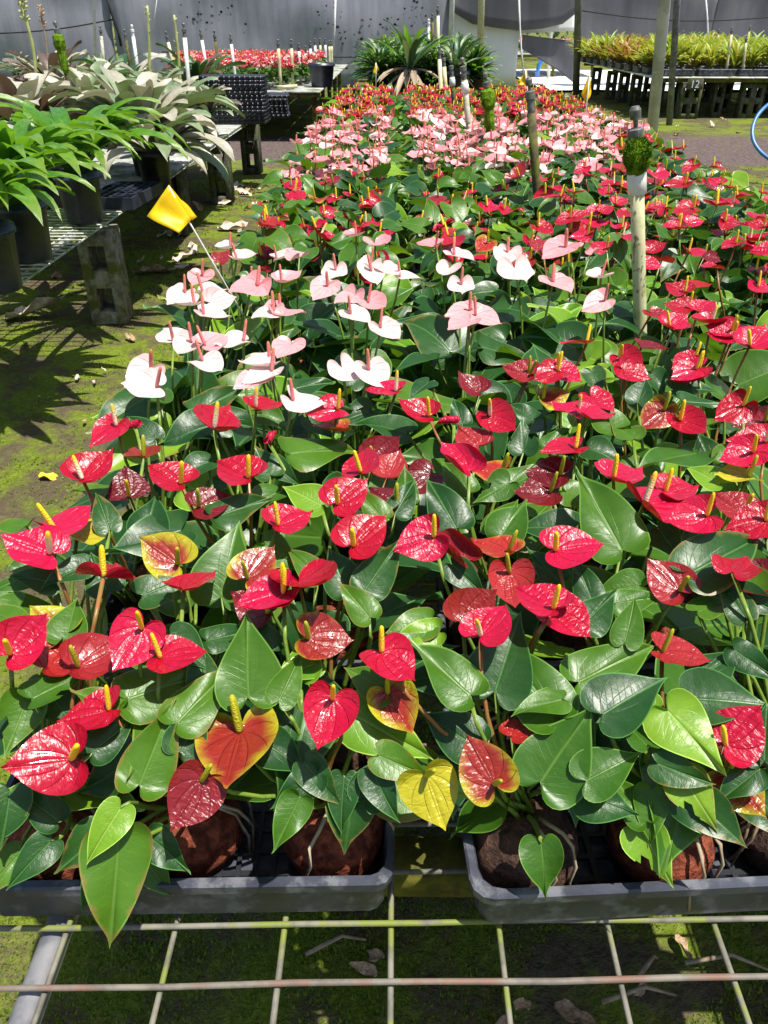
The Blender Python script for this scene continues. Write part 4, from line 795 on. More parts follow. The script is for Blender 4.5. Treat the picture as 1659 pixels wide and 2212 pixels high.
for pi, pl in enumerate(NEAR):
    rg = random.Random(1000 + pi); p_ = pl['p']; zn = zone(p_.x, p_.y)
    lv, fl = random_organs(pl, rg); lv = pl['hl'] + lv; nh = len(pl['hl']); hf = len(pl['hf']); fl = pl['hf'] + fl
    e = empty('anthurium_plant', p_); inv = T(-p_)
    (tr, tc_), (j_, i_) = pl['tray'], pl['pos']
    has = {f_[4] for f_ in fl}; cn = 'pink' if has & {'pink', 'white'} else ('red' if has & {'red', 'dull', 'dark', 'orange', 'old', 'green'} else 'leafy')
    tag(e, '%s anthurium in %s tray column, %s tray from front, %s row, %s from left' % (cn, ('left', 'middle', 'right')[tc_], ORD[tr + 1], ('front', 'rear')[j_], ORD[i_ + (0 if tc_ == 0 else 1)]), 'anthurium', 'anthuriums potted in trays on the main bench')
    add('root_ball', BALLS[rg.randrange(6)], e, RZ(rg.uniform(0, 6.28)) @ Matrix.Scale(rg.uniform(.92, 1.06), 4))
    if p_.y < .75: add('roots', ROOTS[rg.randrange(4)], e, RZ(rg.uniform(0, 6.28)))
    crown = p_ + Vector((0, 0, .078))
    for q, (J, n, v, L, kd) in enumerate(lv):
        X_ = basis(J - p_, n, v, L); i = (rg.choice((0, 3, 6)) if L > .086 else rg.randrange(7)) if q < nh else rg.randrange(14)
        o = add('leaf', leaf_mesh(i, kd), e, X_)
        if p_.y < 1.9:
            st = crown + Vector((rg.uniform(-.012, .012), rg.uniform(-.012, .012), 0)) - p_
            add('leaf_stalk', stalk_mesh(rg.randrange(4), 'stalk'), o, X_.inverted() @ stalk_matrix(st, J - p_ - n * .001))
    for q, (J, n, v, L, kd, sx, roll) in enumerate(fl):
        X_ = basis(J - p_, n, v, L); o = add('flower', spathe_mesh(rg.randrange(3), kd, True) if roll else spathe_mesh(rg.randrange(6 if q < hf else 12), kd), e, X_)
        if sx != 'none': add('spadix', spadix_mesh(sx, rg.randrange(3)), o, X_.inverted() @ T(-p_) @ spadix_matrix(J, n, v, L, rg))
        st = crown + Vector((rg.uniform(-.012, .012), rg.uniform(-.012, .012), 0)) - p_
        add('flower_stalk', stalk_mesh(rg.randrange(4), 'stalkr' if (kd in ('red', 'dull', 'dark') and rg.random() < .4) else 'stalk'), o, X_.inverted() @ stalk_matrix(st, J - p_ - n * .001))
# the far plants of the same bed, beyond the 300 nearest
lowL = [heart(N=7, rings=RL, **{**LV[i]}) for i in range(14)]; lowS = [heart(N=7, rings=RL, **{**SV[i], 'quilt': .02}) for i in range(12)]
lowX = None
def far_bed(pl_list, name, label, seed, zfun=None, dens=1.0):
    b = MB(); mats = []
    def mi(m):
        if m not in mats: mats.append(m)
        return mats.index(m)
    for pi, pl in enumerate(pl_list):
        rg = random.Random(seed + pi); lv, fl = random_organs(pl, rg) if zfun is None else zfun(pl, rg)
        for (J, n, v, L, kd) in lv: h_ = lowL[rg.randrange(14)]; b.raw(h_[0], h_[1], mi(LEAF[kd]), h_[2], h_[3], X=basis(J, n, v, L))
        for (J, n, v, L, kd, sx, roll) in fl:
            h_ = lowS[rg.randrange(12)]; b.raw(h_[0], h_[1], mi(SPA[kd]), h_[2], h_[3], X=basis(J, n, v, L))
            if sx != 'none': b.tube([(0, 0, 0), (0, 0, .6), (0, 0, 1)], [.11, .10, .04], 5, mi(SPX[sx]), X=spadix_matrix(J, n, v, L, rg), uv=True)
            b.tube([pl['p'] + Vector((0, 0, .1)), J], .002, 3, mi(M['stalk']))
    return tag(add(name, b.mesh(name, mats)), label, 'anthuriums', kind='stuff')
fp = [q for q in FAR if zone(q['p'].x, q['p'].y).startswith('pink')]; fr = [q for q in FAR if not zone(q['p'].x, q['p'].y).startswith('pink')]
far_bed(fp, 'anthurium_bed', 'far pink anthuriums massed on the main bench behind the counted ones', 5000)
far_bed(fr, 'anthurium_bed', 'red and orange anthuriums massed at the far end of the main bench', 6000)
# small red anthuriums on the far left bench and outside the doorway
def small_org(kinds):
    def f_(pl, rg):
        p_ = pl['p']; lv, fl = [], []
        for i in range(9):
            a = rg.uniform(0, 6.28); o_ = Vector((math.cos(a), math.sin(a), 0)); J = p_ + o_ * rg.uniform(.02, .06) + Vector((0, 0, rg.uniform(.05, .19)))
            lv.append((J, Vector((rg.gauss(0, .4), rg.gauss(-.2, .4), 1)), o_, rg.uniform(.08, .11), rg.choice(('dark', 'mid', 'mid'))))
        for i in range(rg.randint(5, 8)):
            a = rg.uniform(0, 6.28); J = p_ + Vector((rg.uniform(-.07, .07), rg.uniform(-.07, .07), rg.uniform(.19, .27)))
            fl.append((J, Vector((rg.gauss(0, .4), rg.gauss(-.35, .4), 1)), Vector((math.cos(a), math.sin(a), 0)), rg.uniform(.04, .06), rg.choice(kinds), rg.choice(('cream', 'none')), False))
        return lv, fl
    return f_
rg = random.Random(31); sb = []
for i in range(16):
    for j in range(26):
        x = XS0 + .15 + i * .145; y = 10.95 + j * .15
        if y < 11.6 and x > XS1 - .35: continue
        if rg.random() < .9: sb.append(dict(p=Vector((x + rg.uniform(-.02, .02), y + rg.uniform(-.02, .02), .60))))
sb = [q for q in sb if proj(q['p'])[0] > 380]
far_bed(sb, 'anthurium_bed', 'small bright red anthuriums crowded on the bench behind the left bench', 7000, small_org(('red', 'red', 'red', 'orange', 'pink')))
sb = [dict(p=Vector((at_d(1128 + 130 * rg.random(), 120, 24).x, rg.uniform(23, 26), .55))) for i in range(90)]
far_bed(sb, 'anthurium_bed', 'red flowering plants seen outside through the doorway gap', 7800, small_org(('red', 'dull', 'pink')))
XG = at_d(1185, 120, 24).x
bench_legs('plant_bench', XG - 1.2, XG + 1.2, 23, 26, .55, 'bench of red plants outside the doorway gap', [(XG - 1, 23.1, .06), (XG, 23.1, .06), (XG + 1, 23.1, .06)])
tag(add('blue_pipe', MB().tube([px_at(x, y, 22.2) for x, y in ((1160, 165), (1164, 140), (1172, 128), (1184, 126))], .05, 8).mesh('blue_pipe', M['bluep'])), 'bright blue bent pipe outside the doorway gap', 'pipe')

# ================================================================== RISERS (sprinkler pipes)
def riser(base, top, r, mat, label, style='plain', group='sprinkler risers'):
    base, top = Vector(base), Vector(top); e = empty('sprinkler_riser', base); v = top - base; d = v.normalized()
    q = d.to_track_quat('Z', 'Y').to_matrix().to_4x4(); L = v.length
    add('pipe', MB().tube([v * 0, v * .3, v * .6, v * (1 - .10 / L * 1.0)], r, 12).mesh('pipe', M[mat]), e)
    tl = T(v * (1 - .12 / L)) @ q
    if style in ('collar', 'ball'): add('collar', MB().lathe([(r * 1.02, -.036), (r * 1.3, -.034), (r * 1.3, .0), (r * 1.15, .004), (r * 1.15, .014)], 14, X=tl).mesh('collar', M['pvcw']), e)
    nz = 'nozz' if style != 'white' else 'pvcw'
    add('nozzle', MB().lathe([(r * .86, -.004), (r * .86, .056), (r * 1.08, .058), (r * 1.1, .078), (r * .9, .080), (r * .32, .081), (r * .32, .094), (r * .74, .095), (r * .78, .110), (r * .5, .116)], 16, X=tl).mesh('nozzle', M[nz], False), e)
    if style in ('ball', 'chunk'):
        rg = random.Random(int(base.y * 100)); b = MB(); c0 = Vector((.004, 0, .035)) if style == 'ball' else Vector((-.004, -.004, .0)); n = 2200 if style == 'ball' else 1100
        b.lathe([(.010, -.022), (.020, -.012), (.025, .004), (.024, .022), (.017, .036), (.010, .044)] if style == 'ball' else [(.012, -.17), (.020, -.15), (.024, -.10), (.022, -.05), (.030, -.03), (.034, .0), (.028, .024), (.012, .034)], 14, X=tl @ T((.004, 0, .02)), jit=.004, rng=rg)
        for i in range(n):
            z = rg.uniform(-1, 1) if style == 'ball' else rg.choice((rg.uniform(-4, 1), rg.uniform(-1, 1))); a = rg.uniform(0, 6.28)
            rr_ = math.sqrt(max(0, 1 - (z * z if z > -1 else .5)))
            k0 = .024 if style == 'ball' else .031; c = c0 + Vector((math.cos(a) * rr_ * k0 + .004, math.sin(a) * rr_ * k0, z * (.030 if style == 'ball' else .035) ))
            nr = Vector((math.cos(a) * rr_, math.sin(a) * rr_, z * .6 + .35)).normalized(); t_ = nr.cross(Vector((rg.uniform(-1, 1), rg.uniform(-1, 1), rg.uniform(-1, 1)))).normalized(); s_ = rg.uniform(.0025, .005)
            b.raw([c - t_ * s_ * .35, c + t_ * s_ * .35, c + nr * s_ * rg.uniform(.7, 1.5)], [(0, 1, 2)], X=tl)
        add('moss_clump', b.mesh('moss_clump', M['mossball'], False), e)
    tag(e, label, 'riser', group); return e
def riser_px(bx, by, tx, ty, d, r, mat, label, style='plain', z0=ZB, **k):
    """base and top are seen at those photo points at distance d; runs down to its bench"""
    a, c = Vector(px_at(bx, by, d)), Vector(px_at(tx, ty, d)); dr = (c - a).normalized(); base = a + dr * ((z0 - a.z) / dr.z); return riser(base, c, r, mat, label, style, **k)
riser_px(1384, 745, 1372, 224, 1.57, .0135, 'pvcs', 'nearest speckled pale riser with moss ball and white collar', 'ball')
riser_px(1159, 400, 1142, 164, 2.64, .0135, 'pvcd', 'dark mossy riser with tall nozzle, second from the camera', 'plain')
riser_px(1061, 298, 1048, 154, 3.85, .0135, 'pvcd', 'riser with a thick green moss lump below its nozzle', 'chunk')
riser_px(1013, 278, 998, 122, 4.3, .0145, 'pvc', 'pale riser with white collar behind the moss lump riser', 'collar')
riser_px(981, 226, 973, 126, 5.7, .0145, 'pvcd', 'mossy riser with white collar left of the pale one', 'collar')
riser_px(963, 200, 957, 112, 6.9, .016, 'pvcy', 'yellowed riser near the far end of the main bench', 'plain')
riser_px(952, 185, 948, 98, 7.6, .017, 'pvcy', 'far yellowed riser at the end of the main bench', 'plain', z0=.0)
riser_px(947, 150, 946, 10, 9.9, .017, 'pvcy', 'tall thin riser rising out of the large potted plants', 'plain')
riser_px(935, 140, 934, 28, 11.2, .017, 'pvcd', 'dark riser just left of the tall thin one in the potted plants', 'plain')
riser_px(927, 140, 926, 40, 12.2, .017, 'pvcw', 'small white riser deep among the large potted plants', 'white')
for i, (bx, by, tx, ty, d, m_) in enumerate(((607, 190, 600, 84, 10.85, 'pvcy'), (632, 182, 629, 84, 11.0, 'pvcy'), (648, 150, 645, 92, 12.0, 'pvcw'), (661, 146, 660, 98, 12.6, 'pvcw'), (672, 140, 670, 88, 13.2, 'pvcw'), (682, 135, 680, 82, 13.8, 'pvcw'), (693, 130, 691, 82, 14.4, 'pvcy'), (704, 125, 702, 82, 15.0, 'pvcw'), (712, 125, 711, 86, 15.6, 'pvcy'), (717, 125, 716, 86, 16.2, 'pvcy'))):
    riser_px(bx, by, tx, ty, d, .019, m_, '%s riser on the red flower bench, %s from left' % ('yellowed' if m_ == 'pvcy' else 'white', ORD[i + 1]), z0=.56, group='risers on the red flower bench')
elb = Vector(px_at(606, 192, 10.8)); tag(add('pipe_elbow', MB().tube([elb + Vector((-.03, -.02, .02)), elb + Vector((.06, -.03, .02)), elb + Vector((.21, -.02, .03))], .022, 10).mesh('pipe_elbow', M['pvcy'])), 'yellowed pipe lying at the near edge of the red flower bench', 'pipe')
for i, (bx, by, tx, ty, d, m_, st) in enumerate(((152, 195, 118, 44, 5.3, 'pvcd', 'chunk'), (222, 110, 216, 54, 9.6, 'pvc', 'plain'), (292, 110, 284, 52, 8.4, 'pvcw', 'white'), (275, 105, 268, 62, 9.6, 'pvcd', 'plain'), (405, 150, 396, 48, 6.9, 'pvcw', 'plain'), (370, 120, 357, 66, 9.0, 'pvcy', 'plain'), (475, 160, 462, 64, 8.6, 'pvcd', 'plain'), (440, 110, 432, 62, 9.3, 'pvcw', 'plain'), (505, 140, 497, 72, 9.8, 'pvcw', 'plain'))):
    riser_px(bx, by, tx, ty, d, .016, m_, 'riser among the left bromeliads, %s from the left%s' % (ORD[[1, 2, 4, 3, 6, 5, 8, 7, 9][i]], ', topped with moss' if i == 0 else ''), st, z0=ZL, group='risers among the left bromeliads')
for i, (bx, by, tx, ty, d) in enumerate(((1568, 158, 1582, 58, 13.7), (1604, 160, 1613, 76, 13.7), (1614, 100, 1621, 54, 16.5), (1550, 90, 1554, 62, 17))):
    riser_px(bx, by, tx, ty, d, .02, 'pvcy', 'yellowed riser on the yellow bromeliad bench, %s from left' % ORD[(2, 3, 4, 1)[i]], z0=.56, group='risers on the yellow bromeliad bench')

# ================================================================== FLAGS
def flag(px_base, px_tip, d, size, label, lean=(0, 0), shape='drape', stake_px=None):
    a = Vector(px_at(*px_base, d)); e = empty('marker_flag', a); top = Vector(px_at(*px_tip, d)) - a
    add('stake', MB().tube([-top.normalized() * .25, top * .5, top], .0016 if d < 2 else .0035, 6).mesh('stake', M['pvcw']), e)
    return e, a, top
def flag_cloth(e, pts, nu=8, nv=8, rip=.006, seed=0):
    """cloth between four corners (local), rippled, double sided with thickness"""
    A, B_, C_, D_ = [Vector(q) for q in pts]; b = MB(); vs = []; nrm = (B_ - A).cross(D_ - A).normalized()
    for j in range(nv + 1):
        for i in range(nu + 1):
            u, v = i / nu, j / nv; p_ = A.lerp(B_, u).lerp(D_.lerp(C_, u), v); vs.append(p_ + nrm * rip * (math.sin(u * 7 + v * 2 + seed) * u + .6 * math.sin(v * 6 + seed) * u))
    fs = [(j * (nu + 1) + i, j * (nu + 1) + i + 1, (j + 1) * (nu + 1) + i + 1, (j + 1) * (nu + 1) + i) for j in range(nv) for i in range(nu)]
    o = add('flag_cloth', b.raw(vs, fs).mesh('flag_cloth', M['flag']), e); sm = o.modifiers.new('thickness', 'SOLIDIFY'); sm.thickness = .0012; return o
DF = 1.5
e, a, top = flag((470, 585), (364, 402), DF, .1, '')
loc = lambda x, y, dd=0: Vector(px_at(x, y, DF + dd)) - a
flag_cloth(e, [loc(364, 400), loc(318, 466, -.01), loc(386, 503, -.035), loc(414, 474, 0)], rip=.006)
flag_cloth(e, [loc(364, 400), loc(378, 420, .02), loc(424, 470, .03), loc(415, 476, 0)], rip=.003, seed=2)
tag(e, 'large yellow marker flag on a leaning white stake beside the pink flowers', 'flag')
for i, (bx, by, tx, ty, d, pts, lab) in enumerate((((812), 170, 812, 136, 7.1, ((812, 134), (819, 152), (812, 162), (805, 158)), 'small yellow marker flag at the far left end of the bed'),
        (1142, 230, 1135, 152, 5.0, ((1138, 152), (1120, 174), (1120, 184), (1145, 184)), 'yellow marker flag folded behind the dark riser'),
        (1264, 252, 1274, 160, 4.6, ((1273, 158), (1279, 198), (1266, 220), (1255, 204)), 'yellow marker flag upright on a white stake at the right edge of the bed'))):
    e, a, top = flag((bx, by), (tx, ty), d, .1, '')
    flag_cloth(e, [Vector(px_at(x, y, d + (.02 if q == 1 else 0))) - a for q, (x, y) in enumerate(pts)], rip=.008, seed=i); tag(e, lab, 'flag')

# ================================================================== BROMELIADS
def strap(L, W, rise, fall, n=12, channel=.25, tipw=.5, twist=0, seed=0):
    """arching strap leaf from the origin towards +Y"""
    rg = random.Random(seed); vs = []; ua = []; fs = []; a = rise; p_ = Vector((0, 0, 0)); cols = 5
    for i in range(n + 1):
        t = i / n; w = W * (.62 + .38 * math.sin(min(1, t * 1.6) * 1.57)) * (1 - max(0, (t - tipw) / (1 - tipw)) ** 2.2); w = max(w, .001)
        dr = Vector((0, math.cos(a), math.sin(a))); nn = Vector((0, -math.sin(a), math.cos(a))); tw = twist * t
        for j in range(cols):
            s_ = (j / (cols - 1) - .5) * 2; q = Vector((s_ * w / 2 * math.cos(tw), 0, 0)) + nn * (channel * w / 2 * (s_ * s_) + s_ * w / 2 * math.sin(tw)); vs.append(p_ + q); ua.append((j / (cols - 1), t))
        p_ = p_ + dr * (L / n); a -= (rise + fall) / n * (.4 + 1.2 * t)
    fs = [(i * cols + j, i * cols + j + 1, (i + 1) * cols + j + 1, (i + 1) * cols + j) for i in range(n) for j in range(cols - 1)]
    dr_ = rg.uniform(-.09, .09); ph_ = rg.uniform(0, 6)
    vs = [Vector((q.x + L * (dr_ * t_[1] ** 2 + .012 * math.sin(7 * t_[1] + ph_) * t_[1]), q.y, q.z + W * .10 * math.sin(11 * t_[1] + ph_ * 2 + 3 * t_[0]) * t_[1])) for q, t_ in zip(vs, ua)]
    return vs, fs, ua, ua
STC = {}
def strap_mesh(key, kind, **kw):
    kk = (key, kind)
    if kk not in STC: h_ = strap(**kw); STC[kk] = MB().raw(h_[0], h_[1], 0, h_[2], h_[3]).mesh('strap_leaf', STR[kind])
    return STC[kk]
def pot_parts(e, r, h, mat='blk', off=Vector((0, 0, 0))):
    prof = [(r * .78, 0), (r * .80, .006), (r * .95, h * .86), (r * 1.03, h * .865), (r * 1.05, h * .93), (r * 1.0, h * .935), (r * 1.02, h), (r * .95, h), (r * .93, h - .02), (r * .8, h - .035)]
    add('pot', MB().lathe(prof, 28, X=T(off)).mesh('pot', M[mat]), e)
    add('potting_mix', MB().lathe([(r * .92, h - .045), (r * .7, h - .03), (r * .2, h - .022)], 16, X=T(off), jit=.004).mesh('potting_mix', M['ballb']), e)
def rosette(name, loc, label, kinds, n, L, W, rise, fall, seed, pot=None, tilt=0, channel=.25, tipw=.5, group=None, cat='bromeliad', potmat='blk', bias=None):
    rg = random.Random(seed); e = empty(name, loc); z0 = 0
    if pot: pot_parts(e, pot[0], pot[1], potmat); z0 = pot[1] - .03
    for i in range(n):
        t = i / n; v_ = i % 4; rs = rise[0] + (rise[1] - rise[0]) * t; q = min(3, int(t * 4))
        me = strap_mesh((name, seed % 3, q, v_ % 3, round(L, 2)), kinds[i % len(kinds)], L=1.0, W=W / L, rise=rise[0] + (rise[1] - rise[0]) * (q + .5) / 4 + (v_ % 3 - 1) * .08, fall=fall[0] + (fall[1] - fall[0]) * (q + .5) / 4 + (v_ % 3 - 1) * .12, channel=channel, tipw=tipw, twist=(v_ - 1.5) * .25, seed=v_)
        az = i * 2.399 + rg.uniform(-.25, .25)
        if bias is not None and rg.random() < .35: az = bias + rg.uniform(-.8, .8)
        X_ = T((0, 0, z0)) @ RZ(az) @ Matrix.Rotation(rg.uniform(-.12, .12), 4, 'X') @ T((0, .012, 0)) @ Matrix.Scale(L * rg.uniform(.78, 1.12) * (1 - .25 * t), 4)
        add('strap_leaf', me, e, X_)
    tag(e, label, cat, group); return e
ZLb = ZL + .013
G1 = 'green strap-leaved bromeliads in black pots'
for i, (px_, py_, d) in enumerate(((182, 488, 3.72), (62, 572, 3.06), (-12, 640, 2.62))):
    p_ = at_z(px_, py_, ZLb); rosette('strap_bromeliad', (p_.x - .02, p_.y + .08, ZLb), 'arching glossy green bromeliad in a black pot, %s' % ('beside the blue-black cell tray', 'second from the cell tray', 'cut off by the left picture edge')[i], ['green'], 40, .58 if i < 2 else .52, .076, (.95, 1.42), (1.25, .4), 40 + i, (.098, .215), group=G1, potmat='blu', bias=-1.9)
rosette('strap_bromeliad', (-1.95, 3.35, ZLb), 'arching green bromeliad behind the front pots at left edge', ['green'], 28, .56, .08, (.85, 1.4), (1.4, .3), 47, (.10, .20), group=G1, potmat='blu')
rosette('strap_bromeliad', (-1.72, 4.05, ZLb), 'arching green bromeliad below the large silver bromeliad', ['green'], 22, .50, .08, (.8, 1.4), (1.4, .3), 48, (.10, .20), group=G1, potmat='blu')
G2 = 'large silver-leaved bromeliads on the left bench'
for i, (px_, py_, d, L, W, n, kd, lab) in enumerate(((300, 235, 4.9, .62, .15, 32, ['silver', 'silver', 'olive'], 'largest silver bromeliad with broad pale upright leaves'), (45, 235, 5.0, .60, .145, 30, ['silver', 'silver', 'wine'], 'silver bromeliad with brownish centre at the left edge'),
        (325, 300, 4.5, .50, .11, 22, ['olive', 'silver'], 'drooping olive bromeliad hanging over the bench edge by the flag'), (185, 165, 6.2, .62, .13, 28, ['olive', 'silver'], 'olive bromeliad behind and left of the largest silver one'), (365, 205, 5.9, .48, .11, 26, ['olive', 'silver', 'olive'], 'olive bromeliad right of the largest silver one'),
        (250, 140, 7.2, .62, .12, 26, ['olive', 'deep', 'silver'], 'dark olive bromeliad standing behind the largest silver one'), (325, 150, 6.8, .50, .12, 26, ['olive', 'silver'], 'pale olive bromeliad between the risers behind the silver ones'), (435, 225, 6.5, .36, .075, 22, ['wine', 'olive', 'silver'], 'small silver bromeliad with red inner leaves beside the black trays'),
        (420, 135, 8.2, .62, .085, 24, ['wine', 'deep'], 'dark narrow-leaved bromeliad spreading above the black tray stack'), (110, 130, 7.6, .7, .13, 26, ['silver', 'wine'], 'greyish bromeliad with rusty leaves near the tall stalk'))):
    p_ = at_d(px_, py_, d); z = ZLb if p_.x > -3.1 else ZLb
    rosette('silver_bromeliad' if 'silver' in kd[0] else 'bromeliad', (p_.x, d, z), lab, kd, n + 10, L, W, (.55, 1.42) if i != 2 else (.35, 1.1), (1.0, -.2) if i != 2 else (1.75, .4), 60 + i, (.09, .20), channel=.35, tipw=.62, group=G2, bias=-1.2 if i == 2 else None)
# drooping leaves over the edge
for i, (px_, py_, d) in enumerate(((110, 90, 10.5), (70, 95, 11.2), (150, 92, 11.0), (185, 96, 11.5), (30, 95, 12), (220, 100, 12.2))):
    p_ = at_d(px_, py_, d); rosette('rosette_plant', (p_.x, d, .56), 'dark green rosette plant beside the far left net, %s from left' % ORD[(3, 2, 4, 5, 1, 6)[i]], ['deep', 'olive'], 26, .42, .05, (.2, 1.4), (.5, -.1), 80 + i, (.10, .14), group='green rosettes by the far left net', cat='plant')
bench_legs('plant_bench', -7.2, -3.9, 9.8, 13.2, .55, 'bench of dark green rosettes beside the far left net', [(x, y, .08) for x in (-7, -5.5, -4) for y in (10, 13)], 'beam')
lb2 = bench_legs('plant_bench', -5.2, -3.25, 4.0, 9.3, .50, 'second left bench half hidden behind the silver bromeliads', [(x, y, .08) for x in (-5.1, -3.35) for y in (4.2, 6.5, 9.1)], 'board')
# tall flower stalks
for i, (bx, by, tx, ty, d, r_, m_, lab) in enumerate(((60, 150, 38, -10, 6.5, .014, 'bamboo', 'tall curved green flower stalk at the far left'), (92, 90, 86, 10, 9, .010, 'dry', 'thin dry flower spike at the far left'), (312, 140, 318, 12, 7.0, .013, 'bamboo', 'knobbly upright bamboo-like stalk behind the silver bromeliad'), (382, 140, 376, 32, 7.4, .013, 'bamboo', 'second knobbly bamboo-like stalk left of the white riser'))):
    a, c = Vector(px_at(bx, by, d)), Vector(px_at(tx, ty, d)); a.z = .75; e = empty('flower_stalk', a); v = c - a; bnd = Vector((.05, 0, 0)) if i == 0 else Vector((.008, 0, 0))
    pts = [v * (q / 12) + bnd * math.sin(q / 12 * 3.14) for q in range(13)]; add('stem', MB().tube(pts, [r_ * (1.15 if q % 2 else .9) * (1 - .3 * q / 12) for q in range(13)], 8).mesh('stem', M[m_]), e)
    if i < 2:
        b = MB(); rg = random.Random(i)
        for q in range(26): p_ = v * rg.uniform(.7, 1.0) + bnd * .5; dd = Vector((rg.uniform(-1, 1), rg.uniform(-1, 1), .6)).normalized(); b.tube([p_, p_ + dd * .03, p_ + dd * .045], [.002, .008, .001], 5)
        add('buds', b.mesh('buds', M['dry' if i else 'bamboo']), e)
    else:
        b = MB(); rg = random.Random(i)
        for q in range(12): p_ = v * rg.uniform(.15, 1.0); dd = Vector((rg.choice((-1, 1)), rg.uniform(-1, 1), .9)).normalized(); b.tube([p_, p_ + dd * .03], [.009, .002], 5)
        add('bracts', b.mesh('bracts', M['bamboo']), e)
    tag(e, lab, 'stalk')
# big dark plants on the bench at the end
def bush_mesh(kinds, n, L, W, rise, fall, seed, pot=None, dry=0, channel=.3):
    b = MB(); rg = random.Random(seed); mats = [STR[q] for q in kinds]
    if dry: mats.append(STR['dry'])
    if pot: mats.append(M['blu'])
    z0 = pot[1] - .03 if pot else 0
    for i in range(n + dry):
        t = i / n; isd = i >= n; q = rg.random()
        h_ = strap(L * rg.uniform(.75, 1.1), W, (rise[0] + (rise[1] - rise[0]) * q) if not isd else rg.uniform(-.6, .1), (fall[0] + (fall[1] - fall[0]) * q) if not isd else 1.2, n=6, channel=channel, tipw=.45, twist=rg.uniform(-.3, .3))
        b.raw(h_[0], h_[1], len(kinds) if isd else rg.randrange(len(kinds)), h_[2], h_[3], X=T((0, 0, z0 + rg.uniform(0, .05))) @ RZ(rg.uniform(0, 6.28)))
    if pot: b.lathe([(pot[0] * .8, 0), (pot[0] * .97, pot[1] * .9), (pot[0] * 1.05, pot[1] * .91), (pot[0] * 1.05, pot[1]), (pot[0] * .9, pot[1]), (pot[0] * .85, pot[1] - .03)], 20, len(mats) - 1)
    return b, mats
DB = []
for i in range(4): b, m_ = bush_mesh(['deep', 'green', 'deep', 'olive'], 130, .38, .050, (-.1, 1.45), (.75, -.05), 200 + i); DB.append(b.mesh('bush_foliage', m_))
rg = random.Random(8); k_ = 0
for j, y in enumerate((9.7, 10.6, 11.6, 12.6)):
    for i in range(6):
        x = -.13 + .20 * i + rg.uniform(-.05, .05); k_ += 1
        e = empty('bromeliad', (x, y, .57)); pot_parts(e, .13, .20, 'blk'); add('foliage', DB[rg.randrange(4)], e, T((0, 0, .20)) @ RZ(rg.uniform(0, 6.28)) @ Matrix.Scale(rg.uniform(.85, 1.1) * (.86 if j == 0 else 1.0), 4))
        tag(e, 'dark green bromeliad massed at bench end, %s row, %s from left' % (ORD[j + 1], ORD[i + 1]), 'bromeliad', 'dark green potted plants at the end of the main bench')
p_ = at_d(885, 168, 9.35); b, m_ = bush_mesh(['olive', 'green', 'deep'], 18, .52, .075, (.7, 1.5), (.15, -.05), 230, None, 16, .5); e = empty('bromeliad', (p_.x, 9.35, .57)); pot_parts(e, .105, .28, 'blu'); add('foliage', b.mesh('foliage', m_), e, T((0, 0, .25)))
tag(e, 'tall upright bromeliad with dry skirt in a tall black pot', 'bromeliad')
p_ = at_d(985, 168, 9.4); b, m_ = bush_mesh(['deep', 'olive'], 22, .40, .06, (.3, 1.4), (.5, 0), 231, None, 10, .4); e = empty('bromeliad', (p_.x, 9.4, .57)); pot_parts(e, .14, .27, 'blu'); add('foliage', b.mesh('foliage', m_), e, T((0, 0, .25)))
tag(e, 'dark green bromeliad in a broad black pot behind the risers', 'bromeliad')
# yellow bromeliads on the right bench
YB = []
for i in range(9):
    ks = (['yellow', 'lime'], ['yellow', 'yellow', 'lime'], ['lime', 'lime', 'yellow'], ['yellow', 'rust'])[i % 4]; b, m_ = bush_mesh(ks, 34, .46, .046, (.5, 1.5), (.7, -.05), 260 + i); YB.append((b.mesh('foliage', m_), i % 4))
YK = ['yellow and lime', 'golden yellow', 'lime green', 'rusty yellow']
k_ = 0; rg = random.Random(15)
for j in range(11):
    for i in range(9):
        x = XR0 - .12 + i * .29 + rg.uniform(-.05, .05) - (.03 * j); y = 13.85 + j * .43 + rg.uniform(-.05, .05); k_ += 1
        q = proj((x, y, .8))
        if q[0] > 1720: continue
        me, kk = YB[rg.randrange(9) if j > 4 or i < 4 else rg.choice((2, 6, 0, 3, 4))]
        o = add('yellow_bromeliad', me); o.location = (x, y, .64); o.rotation_euler = (0, 0, rg.uniform(0, 6.28)); s_ = rg.uniform(.85, 1.15); o.scale = (s_, s_, s_)
        tag(o, '%s bromeliad on right bench, %s row back, %s from its left end' % (YK[kk], ORD[j + 1], ORD[i + 1]), 'bromeliad', 'yellow-green bromeliads on the right bench')
for j in range(10):
    for i in range(4):
        e = add('plant_tray', TRM); e.location = (XR0 + .12 + i * .62 - .03 * j, 13.75 + j * .47, .575); e.scale = (1.08, 1.3, 1.25)
        if proj(e.location)[0] > 1720: e.location.x -= 0
        tag(e, 'black tray under the yellow bromeliads, %s row back, %s from left' % (ORD[j + 1], ORD[i + 1]), 'tray', 'black trays under the yellow bromeliads')

